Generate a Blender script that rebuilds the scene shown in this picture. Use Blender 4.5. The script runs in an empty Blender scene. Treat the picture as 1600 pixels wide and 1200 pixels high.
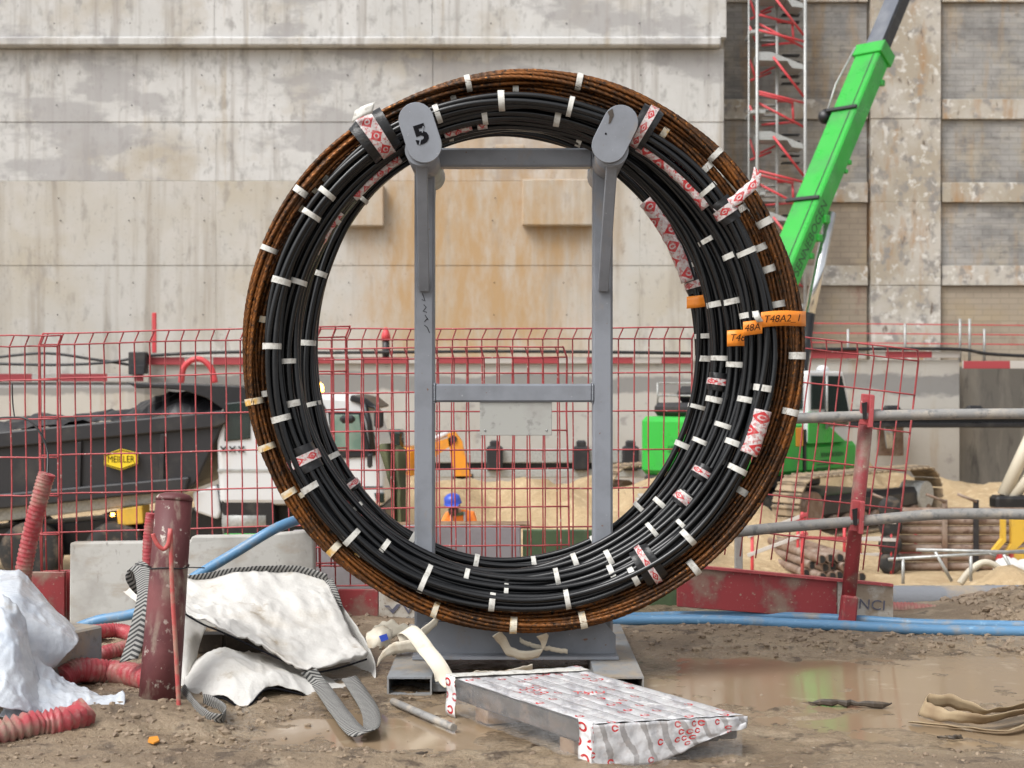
import bpy, math, random
import numpy as np
from mathutils import Vector, Matrix, noise as mnoise

R = math.radians
random.seed(7)
SC = bpy.context.scene
COL = SC.collection
FPX, CAMH = 2198.0, 1.4           # focal length in photo pixels, camera height in metres

# ------------------------------------------------------------------ camera, sky, sun, exposure
cam_d = bpy.data.cameras.new('camera')
cam = bpy.data.objects.new('camera', cam_d); COL.objects.link(cam)
cam.location = (0, 0, CAMH); cam.rotation_euler = (R(90), 0, 0)
cam_d.sensor_width = 36; cam_d.lens = 36 * FPX / 1600
cam_d.clip_start = 0.1; cam_d.clip_end = 600
cam_d.dof.use_dof = True; cam_d.dof.focus_distance = 6.65; cam_d.dof.aperture_fstop = 4.5
SC.camera = cam
SUN_EL, SUN_AZ = 52, 228          # azimuth from +Y, clockwise
w = bpy.data.worlds.new('World'); SC.world = w; w.use_nodes = True
wn = w.node_tree.nodes; wl = w.node_tree.links
sky = wn.new('ShaderNodeTexSky'); sky.sky_type = 'NISHITA'; sky.sun_disc = False
sky.sun_elevation = R(SUN_EL); sky.sun_rotation = R(SUN_AZ); sky.dust_density = 4; sky.air_density = 1.0
hs = wn.new('ShaderNodeHueSaturation'); hs.inputs['Saturation'].default_value = 0.12   # overcast: white cloud, not blue air
bg = wn['Background']; bg.inputs['Strength'].default_value = 0.13
wl.new(sky.outputs[0], hs.inputs['Color']); wl.new(hs.outputs[0], bg.inputs['Color'])
sl = bpy.data.lights.new('sun', 'SUN'); sl.energy = 1.25; sl.angle = R(28); sl.color = (1, .98, .95)
sun = bpy.data.objects.new('sun', sl); COL.objects.link(sun)
az, el = R(SUN_AZ), R(SUN_EL)
sun_dir = Vector((math.sin(az) * math.cos(el), math.cos(az) * math.cos(el), math.sin(el)))
sun.rotation_euler = sun_dir.to_track_quat('Z', 'Y').to_euler()
SC.view_settings.view_transform = 'Standard'; SC.view_settings.look = 'None'
SC.view_settings.exposure = 0.82; SC.view_settings.gamma = 1
SC.cycles.max_bounces = 6; SC.cycles.use_denoising = True

# ------------------------------------------------------------------ helpers
def P(px, py, d):                  # the place in the world of a photo point at depth d
    return Vector(((px - 800) * d / FPX, d, CAMH - (py - 600) * d / FPX))
def GD(py, z=0.0):                 # depth of a ground point seen at row py
    return (CAMH - z) * FPX / (py - 600)
def G(px, py, z=0.0):
    return P(px, py, GD(py, z))

class MB:
    def __init__(s): s.v = []; s.f = []; s.uv = None; s.sm = []
    def add(s, vs, fs, smooth=False):
        o = len(s.v); s.v += [tuple(v) for v in vs]
        s.f += [tuple(i + o for i in f) for f in fs]; s.sm += [smooth] * len(fs); return s
    def box(s, c, size, rot=None):
        hx, hy, hz = (a / 2 for a in size); c = Vector(c)
        vs = [Vector((x, y, z)) for x in (-hx, hx) for y in (-hy, hy) for z in (-hz, hz)]
        if rot is not None: vs = [rot @ v for v in vs]
        return s.add([v + c for v in vs], [(0,1,3,2),(4,6,7,5),(0,4,5,1),(2,3,7,6),(0,2,6,4),(1,5,7,3)])
    def bbox(s, x0, x1, y0, y1, z0, z1):
        return s.box(((x0+x1)/2, (y0+y1)/2, (z0+z1)/2), (x1-x0, y1-y0, z1-z0))
    def cbox(s, c, size, b=.006, rot=None):   # box with chamfered edges
        hx, hy, hz = (a / 2 for a in size); c = Vector(c); vs = []; 
        b = min(b, hx*.9, hy*.9, hz*.9)
        idx = {}
        for sx in (-1,1):
            for sy in (-1,1):
                for sz in (-1,1):
                    for k in range(3):
                        v = [sx*(hx-b), sy*(hy-b), sz*(hz-b)]
                        v[k] = (sx*hx, sy*hy, sz*hz)[k]
                        idx[(sx,sy,sz,k)] = len(vs); vs.append(Vector(v))
        fs = []
        for k, (a, q) in enumerate(((1,2),(2,0),(0,1))):
            for sg in (-1,1):
                loop = []
                for (u, t) in ((-1,-1),(1,-1),(1,1),(-1,1)):
                    key = [0,0,0]; key[k] = sg; key[a] = u; key[q] = t
                    loop.append(idx[(*key, k)])
                fs.append(tuple(loop) if sg > 0 else tuple(loop[::-1]))
        for k in range(3):
            a, q = [(1,2),(2,0),(0,1)][k]
            for u in (-1,1):
                for t in (-1,1):
                    ks = []
                    for sg in (-1,1):
                        key = [0,0,0]; key[k] = sg; key[a] = u; key[q] = t; ks.append(tuple(key))
                    f = (idx[(*ks[0],a)], idx[(*ks[1],a)], idx[(*ks[1],q)], idx[(*ks[0],q)])
                    fs.append(f if u*t < 0 else f[::-1])
        for sx in (-1,1):
            for sy in (-1,1):
                for sz in (-1,1):
                    f = tuple(idx[(sx,sy,sz,k)] for k in range(3)); fs.append(f if sx*sy*sz > 0 else f[::-1])
        if rot is not None: vs = [rot @ v for v in vs]
        return s.add([v + c for v in vs], fs)
    def tube(s, pts, r, seg=8, closed=False, cap=True, smooth=True, twist=0, lobes=0, lobe=.0):
        pts = [Vector(p) for p in pts]; n = len(pts)
        rs = r if isinstance(r, (list, tuple)) else [r] * n
        T = []
        for i in range(n):
            a = pts[(i-1) % n] if (closed or i > 0) else pts[i]
            b = pts[(i+1) % n] if (closed or i < n-1) else pts[i]
            T.append((b - a).normalized() if (b-a).length > 1e-9 else Vector((0,0,1)))
        up = Vector((0,1,0)) if abs(T[0].y) < .9 else Vector((1,0,0))
        N = (up - T[0] * up.dot(T[0])).normalized(); vs = []
        for i in range(n):
            N = (N - T[i] * N.dot(T[i])).normalized(); B = T[i].cross(N)
            for k in range(seg):
                a = 2 * math.pi * k / seg + twist * i
                rr = rs[i] * (1 + (lobe * (1 if k % 2 else -1) if lobes else 0))
                vs.append(pts[i] + (N * math.cos(a) + B * math.sin(a)) * rr)
        fs = []
        m = n if closed else n - 1
        sh = 0
        for i in range(m):
            j = (i + 1) % n
            for k in range(seg):
                k2 = (k + 1) % seg
                fs.append((i*seg+k, i*seg+k2, j*seg+k2, j*seg+k))
        s.add(vs, fs, smooth)
        if cap and not closed:
            o = len(s.v) - len(vs)
            s.f.append(tuple(o + k for k in range(seg))[::-1]); s.sm.append(False)
            s.f.append(tuple(o + (n-1)*seg + k for k in range(seg))); s.sm.append(False)
        return s
    def bar(s, a, b, r, seg=8): return s.tube([a, b], r, seg, smooth=seg > 5)
    def beam(s, a, b, w_, h_, up=(0,0,1)):   # rectangular bar from a to b
        a, b = Vector(a), Vector(b); t = (b-a).normalized(); up = Vector(up)
        sd = t.cross(up).normalized(); u = sd.cross(t)
        m = Matrix((sd, t, u)).transposed()
        return s.cbox((a+b)/2, (w_, (b-a).length, h_), min(w_, h_)*.12, m)
    def prism(s, poly, dvec, smooth=False):  # polygon (3-D points) pushed along dvec
        poly = [Vector(p) for p in poly]; n = len(poly); dv = Vector(dvec)
        vs = poly + [p + dv for p in poly]
        fs = [tuple(range(n)), tuple(range(2*n-1, n-1, -1))]
        fs += [(i, n+i, n+(i+1) % n, (i+1) % n) for i in range(n)]
        return s.add(vs, fs, smooth)
    def lathe(s, prof, c, axis='z', seg=16, smooth=True):
        c = Vector(c); vs = []; n = len(prof)
        for (r, h) in prof:
            for k in range(seg):
                a = 2*math.pi*k/seg; x, y = r*math.cos(a), r*math.sin(a)
                v = {'z': (x, y, h), 'y': (x, h, y), 'x': (h, x, y)}[axis]
                vs.append(c + Vector(v))
        fs = [(i*seg+k, i*seg+(k+1) % seg, (i+1)*seg+(k+1) % seg, (i+1)*seg+k) for i in range(n-1) for k in range(seg)]
        fs += [tuple(range(seg))[::-1], tuple((n-1)*seg+k for k in range(seg))]
        return s.add(vs, fs, smooth)
    def grid(s, pts, nu, nv, smooth=True, closed_u=False):
        fs = [(i*nv+j, i*nv+j+1, ((i+1) % nu)*nv+j+1, ((i+1) % nu)*nv+j) for i in range(nu if closed_u else nu-1) for j in range(nv-1)]
        return s.add(pts, fs, smooth)

MATS = {}
def obj(name, mb, mat, parent=None, label=None, cat=None, group=None, kind=None, fix=True):
    me = bpy.data.meshes.new(name); me.from_pydata(mb.v, [], mb.f)
    me.polygons.foreach_set('use_smooth', mb.sm)
    if mb.uv:
        l = me.uv_layers.new(name='uv'); vi = np.zeros(len(me.loops), dtype=np.int32)
        me.loops.foreach_get('vertex_index', vi)
        l.data.foreach_set('uv', np.array(mb.uv, dtype=np.float32)[vi].ravel())
    if fix:
        import bmesh
        bm = bmesh.new(); bm.from_mesh(me); bmesh.ops.recalc_face_normals(bm, faces=bm.faces); bm.to_mesh(me); bm.free()
    me.update()
    return link(name, me, mat, parent, label, cat, group, kind)
def link(name, me, mat, parent=None, label=None, cat=None, group=None, kind=None):
    if mat is not None and not me.materials: me.materials.append(MATS[mat])
    o = bpy.data.objects.new(name, me); COL.objects.link(o)
    if parent is not None: adopt(o, parent)
    return tag(o, label, cat, group, kind)
def adopt(o, parent):
    o.parent = parent
    m = Matrix.Identity(4); q = parent
    while q is not None:
        m = q.matrix_basis.inverted() @ m if q.parent is None else m
        if q.parent is None: break
        q = q.parent
    o.matrix_parent_inverse = m if parent.parent is None else Matrix.Identity(4)
def tag(o, label=None, cat=None, group=None, kind=None):
    if label: o['label'] = label
    if cat: o['category'] = cat
    if group: o['group'] = group
    if kind: o['kind'] = kind
    return o
def thing(name, label, cat, loc=(0,0,0), group=None):
    o = bpy.data.objects.new(name, None); COL.objects.link(o); o.location = loc
    o.empty_display_size = .1
    return tag(o, label, cat, group)
def solid(o, t, off=0):
    m = o.modifiers.new('thickness', 'SOLIDIFY'); m.thickness = t; m.offset = off; return o
def bevel(o, wd, seg=2):
    m = o.modifiers.new('bevel', 'BEVEL'); m.width = wd; m.segments = seg; m.limit_method = 'ANGLE'; return o
def fbm(x, y, z=0., octv=4, lac=2.1, gain=.5):
    a, t = 1., 0.
    for _ in range(octv):
        t += a * mnoise.noise((x, y, z)); x *= lac; y *= lac; z *= lac; a *= gain
    return t
def cr(p0, p1, p2, p3, t):         # Catmull-Rom
    return .5*((2*p1)+(-p0+p2)*t+(2*p0-5*p1+4*p2-p3)*t*t+(-p0+3*p1-3*p2+p3)*t*t*t)
def spline(pts, n):
    pts = [Vector(p) for p in pts]; m = len(pts)-1; out = []
    for i in range(n):
        u = i/(n-1)*m; k = min(int(u), m-1); t = u-k
        out.append(cr(pts[max(k-1,0)], pts[k], pts[k+1], pts[min(k+2,m)], t))
    return out
def patch(rows, nu, nv, rough=.01, fs=6., seed=0.):    # cloth surface through rows of control points
    lines = [spline(r, nv) for r in rows]; mb = MB(); pts = []
    cols = [spline([l[j] for l in lines], nu) for j in range(nv)]
    uv = []
    for i in range(nu):
        for j in range(nv):
            p = cols[j][i]
            n1 = fbm(p.x*fs+seed, p.y*fs, p.z*fs, 4)
            n1 *= .6; n2 = 1-abs(mnoise.noise((p.x*fs*.8+seed*3, p.y*fs*.8, p.z*fs*.8+5)))*2
            n2 += .8*max(0., 1-abs(mnoise.noise((p.x*fs*1.9+seed, p.y*fs*1.2+p.x*fs, p.z*fs*1.9)))*3)**2 + .35*max(0., 1-abs(mnoise.noise((p.x*fs*4.1+seed, p.y*fs*3.+p.z*fs*2, p.z*fs*3.3)))*3)**2
            pts.append(p + Vector((mnoise.noise((p.z*fs, p.x*fs, seed))*.6, n1*.8, n1+n2*.7))*rough); uv.append((i/(nu-1), j/(nv-1)))
    mb.grid(pts, nu, nv); mb.uv = uv; return mb
def ribbon(path, wdir, width, n=40, wob=0.0, seed=0.):  # strap: path, direction(s) of width
    c = spline(path, n); wd = spline(wdir, n) if isinstance(wdir, list) else [Vector(wdir)]*n
    mb = MB(); pts = []; uv = []; L = 0
    for i in range(n):
        if i: L += (c[i]-c[i-1]).length
        d_ = wd[i].normalized(); q = Vector((0,0,1))*mnoise.noise((i*.3, seed, 0))*wob
        for j in range(4):
            pts.append(c[i] + d_*width*(j/3-.5) + q*(1 if j in (0,3) else .6)); uv.append((L/width, j/3))
    mb.grid(pts, n, 4); mb.uv = uv; return mb
def text_mesh(s, size, shear=0., extrude=.0006, sx=1., bold=0.):
    cu = bpy.data.curves.new('t', 'FONT'); cu.body = s; cu.size = size; cu.shear = shear
    cu.extrude = extrude; cu.align_x = 'CENTER'; cu.align_y = 'CENTER'; cu.resolution_u = 3; cu.offset = bold
    o = bpy.data.objects.new('t', cu); COL.objects.link(o)
    bpy.context.view_layer.update()
    me = bpy.data.meshes.new_from_object(o.evaluated_get(bpy.context.evaluated_depsgraph_get()))
    bpy.data.objects.remove(o); bpy.data.curves.remove(cu)
    if sx != 1: me.transform(Matrix.Diagonal((sx,1,1,1)))
    return me
def text(s, size, loc, mat, parent, name='lettering', rot=None, shear=0., sx=1., label=None, bold=0.):
    me = text_mesh(s, size, shear, sx=sx, bold=bold)
    m = (rot if rot is not None else Matrix.Identity(3)).to_4x4() @ Matrix.Rotation(R(90), 4, 'X')
    me.transform(Matrix.Translation(Vector(loc)) @ m)
    me.materials.clear()
    return link(name, me, mat, parent, label)

# ------------------------------------------------------------------ materials
def M(name, base, layers=(), rough=.6, metal=0., bump=None, spec=.5, rrange=None, alpha=None, trans=0., emit=None, coat=0., extra=None):
    m = bpy.data.materials.new(name); m.use_nodes = True; MATS[name] = m
    nt = m.node_tree; N = nt.nodes; L = nt.links; b = N['Principled BSDF']
    tc = N.new('ShaderNodeTexCoord'); col = N.new('ShaderNodeRGB'); col.outputs[0].default_value = (*base, 1)
    cur = col.outputs[0]; masks = []
    def nz(scale, stretch=(1,1,1), det=5, rgh=.6, kind='noise'):
        mp = N.new('ShaderNodeMapping'); mp.inputs['Scale'].default_value = stretch; L.new(tc.outputs['Object'], mp.inputs[0])
        if kind == 'voronoi':
            t = N.new('ShaderNodeTexVoronoi'); t.inputs['Scale'].default_value = scale; L.new(mp.outputs[0], t.inputs['Vector']); return t.outputs['Distance']
        t = N.new('ShaderNodeTexNoise'); t.inputs['Scale'].default_value = scale; t.inputs['Detail'].default_value = det
        t.inputs['Roughness'].default_value = rgh; L.new(mp.outputs[0], t.inputs['Vector']); return t.outputs['Fac']
    for ly in layers:
        c, sc, lo, hi = ly[:4]; st = ly[4] if len(ly) > 4 else (1,1,1); amt = ly[5] if len(ly) > 5 else 1.
        mr = N.new('ShaderNodeMapRange'); mr.inputs[1].default_value = lo; mr.inputs[2].default_value = hi; mr.inputs[4].default_value = amt
        L.new(nz(sc, st), mr.inputs[0])
        mx = N.new('ShaderNodeMix'); mx.data_type = 'RGBA'; L.new(mr.outputs[0], mx.inputs[0])
        L.new(cur, mx.inputs[6]); mx.inputs[7].default_value = (*c, 1); cur = mx.outputs[2]; masks.append(mr.outputs[0])
    if extra: cur = extra(N, L, tc, cur, nz) or cur
    L.new(cur, b.inputs['Base Color'])
    b.inputs['Roughness'].default_value = rough; b.inputs['Metallic'].default_value = metal
    b.inputs['Specular IOR Level'].default_value = spec
    if rrange:                      # roughness follows a noise: (scale, lo, hi)
        mr = N.new('ShaderNodeMapRange'); mr.inputs[1].default_value = .35; mr.inputs[2].default_value = .65
        mr.inputs[3].default_value = rrange[1]; mr.inputs[4].default_value = rrange[2]
        L.new(nz(rrange[0]), mr.inputs[0]); L.new(mr.outputs[0], b.inputs['Roughness'])
    if bump:
        bp = N.new('ShaderNodeBump'); bp.inputs['Strength'].default_value = bump[0]; bp.inputs['Distance'].default_value = bump[2] if len(bump) > 2 else .01
        L.new(nz(bump[1], bump[3] if len(bump) > 3 else (1,1,1), 6, .65), bp.inputs['Height']); L.new(bp.outputs[0], b.inputs['Normal'])
    if trans: b.inputs['Transmission Weight'].default_value = trans
    if alpha is not None: b.inputs['Alpha'].default_value = alpha
    if coat: b.inputs['Coat Weight'].default_value = coat
    if emit: b.inputs['Emission Color'].default_value = (*emit[0], 1); b.inputs['Emission Strength'].default_value = emit[1]
    return m

def math_node(N, L, op, a, b=None, c=None):
    n = N.new('ShaderNodeMath'); n.operation = op
    for i, q in enumerate((a, b, c)):
        if q is None: continue
        if isinstance(q, (int, float)): n.inputs[i].default_value = q
        else: L.new(q, n.inputs[i])
    return n.outputs[0]
def mixc(N, L, fac, a, bcol):
    mx = N.new('ShaderNodeMix'); mx.data_type = 'RGBA'
    L.new(fac, mx.inputs[0]) if not isinstance(fac, float) else setattr(mx.inputs[0], 'default_value', fac)
    L.new(a, mx.inputs[6]); 
    if isinstance(bcol, tuple): mx.inputs[7].default_value = (*bcol, 1)
    else: L.new(bcol, mx.inputs[7])
    return mx.outputs[2]
def diamonds(su, sv, size=.36, ring=True, thr=None, curl=False):     # printed red diamonds with a pale curl inside, in UV space
    def f(N, L, tc, cur, nz):
        sp = N.new('ShaderNodeSeparateXYZ'); L.new(tc.outputs['UV'], sp.inputs[0])
        u = math_node(N, L, 'MULTIPLY', sp.outputs[0], su); v = math_node(N, L, 'MULTIPLY', sp.outputs[1], sv)
        row = math_node(N, L, 'MULTIPLY', math_node(N, L, 'FLOOR', v), .37)
        u = math_node(N, L, 'ADD', u, row)
        fu = math_node(N, L, 'ABSOLUTE', math_node(N, L, 'SUBTRACT', math_node(N, L, 'FRACT', u), .5))
        fv = math_node(N, L, 'ABSOLUTE', math_node(N, L, 'SUBTRACT', math_node(N, L, 'FRACT', v), .5))
        s = math_node(N, L, 'ADD', fu, fv); inside = math_node(N, L, 'LESS_THAN', s, size)
        rr = math_node(N, L, 'SQRT', math_node(N, L, 'ADD', math_node(N, L, 'MULTIPLY', fu, fu), math_node(N, L, 'MULTIPLY', fv, fv)))
        ringm = math_node(N, L, 'LESS_THAN', math_node(N, L, 'ABSOLUTE', math_node(N, L, 'SUBTRACT', rr, size*.33)), size*.1)
        fac = math_node(N, L, 'MULTIPLY', inside, math_node(N, L, 'SUBTRACT', 1., math_node(N, L, 'MULTIPLY', ringm, .85)))
        if curl:                    # an open ring instead of a diamond
            fac = math_node(N, L, 'LESS_THAN', math_node(N, L, 'ABSOLUTE', math_node(N, L, 'SUBTRACT', rr, size*.62)), size*.2)
            gap = math_node(N, L, 'MULTIPLY', math_node(N, L, 'GREATER_THAN', math_node(N, L, 'FRACT', u), .58), math_node(N, L, 'LESS_THAN', fv, .09)); fac = math_node(N, L, 'MULTIPLY', fac, math_node(N, L, 'SUBTRACT', 1., gap))
        if thr is not None:         # only some of the cells carry a mark
            wn_ = N.new('ShaderNodeTexWhiteNoise'); wn_.noise_dimensions = '2D'; cx = N.new('ShaderNodeCombineXYZ')
            L.new(math_node(N, L, 'FLOOR', u), cx.inputs[0]); L.new(math_node(N, L, 'FLOOR', v), cx.inputs[1]); L.new(cx.outputs[0], wn_.inputs['Vector'])
            fac = math_node(N, L, 'MULTIPLY', fac, math_node(N, L, 'LESS_THAN', wn_.outputs['Value'], thr))
        wear = N.new('ShaderNodeMapRange'); wear.inputs[1].default_value = .5; wear.inputs[2].default_value = .7; wear.inputs[4].default_value = .55; L.new(nz(40., det=4), wear.inputs[0])
        return mixc(N, L, wear.outputs[0], mixc(N, L, fac, cur, (.46, .025, .03)), (.36, .31, .29))
    return f
def chevrons(N, L, tc, cur, nz):
    sp = N.new('ShaderNodeSeparateXYZ'); L.new(tc.outputs['UV'], sp.inputs[0])
    v2 = math_node(N, L, 'PINGPONG', math_node(N, L, 'MULTIPLY', sp.outputs[1], 2.), 1.)
    s = math_node(N, L, 'FRACT', math_node(N, L, 'ADD', math_node(N, L, 'MULTIPLY', sp.outputs[0], 3.6), math_node(N, L, 'MULTIPLY', v2, 1.1)))
    return mixc(N, L, math_node(N, L, 'GREATER_THAN', s, .5), cur, (.03, .03, .03))
def stripes(axis, period, colr, duty=.5, off=0.):        # painted bands along an object axis
    def f(N, L, tc, cur, nz):
        sp = N.new('ShaderNodeSeparateXYZ'); L.new(tc.outputs['Object'], sp.inputs[0])
        s = math_node(N, L, 'FRACT', math_node(N, L, 'ADD', math_node(N, L, 'DIVIDE', sp.outputs[axis], period), off))
        return mixc(N, L, math_node(N, L, 'LESS_THAN', s, duty), cur, colr)
    return f

MUD = (.25, .185, .125)
M('rust_strand', (.078, .035, .014), [((.22, .078, .016), 6, .42, .62), ((.022, .015, .011), 45, .52, .64), ((.48, .18, .03), 70, .58, .70)], rough=.45, metal=.5, bump=(.4, 220, .002))
M('black_sheath', (.0035, .004, .005), [((.05, .045, .04), 14, .62, .85, (1,1,1), .3)], rough=.27, spec=.5, bump=(.05, 60, .003))
M('black_wrap', (.007, .007, .008), [((.06, .05, .035), 12, .6, .8, (1,1,1), .6)], rough=.32, bump=(.6, 45, .006))
M('tape_white', (.58, .57, .53), [((.36, .34, .30), 40, .5, .68)], rough=.5, bump=(.5, 90, .004))
M('tape_rusty', (.66, .60, .48), [((.62, .36, .08), 14, .48, .62)], rough=.5, bump=(.5, 90, .004))
M('tape_printed', (.58, .53, .52), [((.45, .16, .16), 70, .5, .6), ((.33, .30, .29), 25, .55, .7)], rough=.3, bump=(.5, 70, .004), extra=diamonds(1, 1, .42))
M('tag_orange', (.82, .25, .02), [((.7, .2, .02), 12, .45, .7)], rough=.45, bump=(.2, 20, .004))
M('ink', (.008, .008, .01), rough=.9, spec=.1)
M('grey_paint', (.225, .24, .27), [((.17, .18, .20), 4, .45, .7), ((.26, .2, .14), 6, .60, .72, (1,1,.5), .55), ((.16, .07, .03), 38, .69, .73), ((.34, .35, .36), 60, .68, .72)], rough=.42, rrange=(8, .35, .55), bump=(.08, 50, .003))
M('grey_paint_muddy', (.215, .23, .245), [((.30, .25, .19), 6, .45, .65), ((.16, .16, .16), 30, .55, .7)], rough=.5, bump=(.15, 50, .003))
M('galvanised', (.42, .43, .42), [((.3, .3, .29), 20, .45, .65)], rough=.45, metal=.4)
M('steel_bright', (.6, .62, .64), [((.45, .46, .48), 14, .45, .65)], rough=.25, metal=.8)
M('red_fence', (.42, .075, .08), [((.25, .045, .05), 9, .5, .7), ((.55, .40, .36), 40, .62, .72)], rough=.5)
M('red_board', (.30, .04, .045), [((.22, .04, .045), 4, .45, .6), ((.28, .205, .155), 4, .50, .66), ((.36, .27, .2), 45, .62, .7)], rough=.55, bump=(.2, 40, .003))
M('white_board', (.48, .45, .40), [((.30, .235, .17), 6, .48, .62), ((.24, .18, .13), 40, .58, .68)], rough=.6, bump=(.2, 30, .003))
M('maroon_pipe', (.10, .025, .027), [((.24, .185, .145), 6, .54, .64, (1.4,1.4,.6)), ((.42, .37, .32), 26, .60, .67), ((.17, .05, .05), 3, .5, .7)], rough=.6, bump=(.25, 40, .004))
M('red_hose', (.36, .05, .06), [((.30, .21, .16), 6, .50, .66), ((.38, .16, .15), 25, .5, .7)], rough=.45, bump=(.2, 60, .003))
M('muddy_hose', (.30, .10, .09), [((.27, .2, .145), 4, .40, .55)], rough=.6)
M('pink_steel', (.45, .08, .075), [((.36, .2, .15), 12, .48, .62)], rough=.5)
M('blue_pipe', (.10, .235, .40), [((.26, .26, .25), 6, .52, .68), ((.2, .36, .52), 25, .6, .7)], rough=.4)
M('white_fabric', (.58, .565, .535), [((.45, .41, .35), 3, .52, .70), ((.30, .24, .17), 6, .62, .74)], rough=.75, bump=(.5, 18, .012))
M('plastic_sheet', (.50, .53, .57), [((.40, .44, .50), 6, .45, .65), ((.42, .37, .3), 5, .62, .76)], rough=.25, bump=(.4, 16, .015), spec=.6)
M('cling_film', (.75, .76, .78), rough=.12, alpha=.07, bump=(.9, 22, .02), spec=.8)
M('webbing', (.27, .265, .25), rough=.8, extra=chevrons)
M('strap_white', (.62, .57, .47), [((.36, .15, .04), 5, .6, .72), ((.45, .37, .27), 9, .5, .7)], rough=.8, bump=(.3, 120, .002))
M('strap_tan', (.34, .26, .16), [((.24, .17, .10), 6, .45, .65)], rough=.8, bump=(.3, 90, .002))
M('wood', (.26, .17, .10), [((.15, .09, .05), 14, .4, .65, (1,1,1))], rough=.75, bump=(.3, 40, .004))
M('wet_wood', (.05, .038, .028), [((.10, .075, .05), 20, .5, .7)], rough=.5, bump=(.6, 40, .006))
M('rusty_pipe', (.17, .105, .07), [((.25, .19, .15), 3, .45, .65), ((.09, .05, .035), 8, .55, .7)], rough=.6)
M('bore_shade', (.012, .011, .01), rough=.8)  # shade inside the pipes, painted as a dark disc over each closed end
M('green_paint', (.025, .36, .04), [((.035, .26, .05), 1.2, .48, .7), ((.12, .26, .10), 2.2, .58, .75, (1,1,.3), .5), ((.10, .14, .07), 9, .68, .76)], rough=.35, rrange=(2, .25, .5))
M('black_paint', (.010, .010, .012), [((.04, .038, .035), 3, .55, .72)], rough=.4)
M('dark_grey_paint', (.016, .016, .019), [((.08, .07, .06), 1.6, .55, .75, (1,1,1), .5)], rough=.45)
M('white_paint', (.58, .59, .60), [((.5, .48, .44), 1.5, .55, .75, (1,1,1), .5)], rough=.35)
M('window_glass', (.015, .025, .022), rough=.05, spec=.8)
M('green_glass', (.13, .21, .17), [((.2, .27, .22), 1.5, .45, .6)], rough=.08, spec=.8)
M('rubber', (.018, .018, .018), [((.12, .09, .065), 6, .5, .7)], rough=.8)
M('chrome', (.7, .72, .74), rough=.12, metal=.9)
M('yellow_sign', (.75, .55, .02), rough=.4)
M('yellow_paint', (.58, .36, .04), [((.4, .26, .06), 3, .5, .7)], rough=.5)
M('orange_paint', (.70, .27, .02), [((.5, .22, .05), 3, .5, .7)], rough=.45)
M('amber_lamp', (.9, .35, .02), emit=((1., .42, .05), 14.), rough=.3)
M('red_lamp', (.6, .02, .02), rough=.2)
M('red_scaffold', (.55, .05, .06), [((.4, .1, .1), 2, .5, .7)], rough=.5)
M('red_white_band', (.48, .45, .42), rough=.5, extra=stripes(0, 2.4, (.36, .05, .06), .62))
M('olive_cloth', (.085, .09, .04), [((.05, .055, .03), 5, .45, .65)], rough=.8, bump=(.4, 40, .006))
M('olive_panel', (.085, .135, .065), [((.06, .09, .05), 5, .5, .7), ((.2, .17, .12), 9, .62, .75)], rough=.6)
M('slab', (.43, .42, .39), [((.30, .285, .26), 3, .48, .68), ((.13, .115, .10), 14, .63, .70, (1,1,.35), .8), ((.30, .25, .19), 5, .52, .68, (.6,.6,1.6), .8), ((.36, .34, .31), 25, .55, .68)], rough=.75, bump=(.3, 30, .004))
M('slab_mauve', (.33, .31, .32), [((.26, .245, .25), 3, .5, .7), ((.12, .1, .1), 24, .66, .72)], rough=.75, bump=(.3, 30, .004))
M('skin', (.42, .22, .15), rough=.5)
M('hi_vis', (.85, .22, .03), [((.7, .16, .02), 6, .45, .7)], rough=.7, bump=(.4, 12, .02))
M('helmet', (.03, .07, .42), rough=.3)
M('beard', (.06, .04, .03), rough=.8)
M('navy', (.03, .035, .06), rough=.8)
M('sand', (.42, .31, .18), [((.36, .255, .14), .9, .42, .62), ((.52, .40, .25), 4, .52, .7)], rough=.9, bump=(.8, 5, .12))
M('mud_clods', (.19, .14, .097), [((.27, .205, .14), 7, .42, .64)], rough=.6, bump=(.6, 60, .006))
M('pipe_grey', (.20, .21, .23), [((.33, .27, .2), 3.2, .46, .6), ((.09, .1, .14), 7, .6, .7)], rough=.55, bump=(.4, 22, .01))
M('cream_hose', (.55, .50, .40), rough=.5)

def mud_extra(N, L, tc, cur, nz):
    b = N['Principled BSDF']
    geo = N.new('ShaderNodeNewGeometry'); sp = N.new('ShaderNodeSeparateXYZ'); L.new(geo.outputs['Position'], sp.inputs[0])
    wet = N.new('ShaderNodeMapRange'); wet.inputs[1].default_value = .004; wet.inputs[2].default_value = .05
    L.new(math_node(N, L, 'ADD', sp.outputs[2], math_node(N, L, 'MULTIPLY', math_node(N, L, 'SUBTRACT', nz(3., det=6), .5), .05)), wet.inputs[0])
    rg = N.new('ShaderNodeMapRange'); rg.inputs[3].default_value = .16; rg.inputs[4].default_value = .72; L.new(wet.outputs[0], rg.inputs[0])
    L.new(rg.outputs[0], b.inputs['Roughness'])
    return cur
M('mud', (.24, .18, .118), [((.165, .12, .078), 1.1, .44, .58), ((.31, .245, .17), 4, .53, .66), ((.095, .068, .045), 8, .54, .64), ((.40, .34, .27), 70, .64, .70)], bump=(.9, 40, .016), extra=mud_extra)
M('muddy_water', (.26, .19, .12), [((.25, .18, .115), .9, .42, .6), ((.33, .26, .18), 5, .6, .7)], rough=.1, rrange=(3, .04, .14), spec=.45, bump=(.025, 18, .01))
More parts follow.
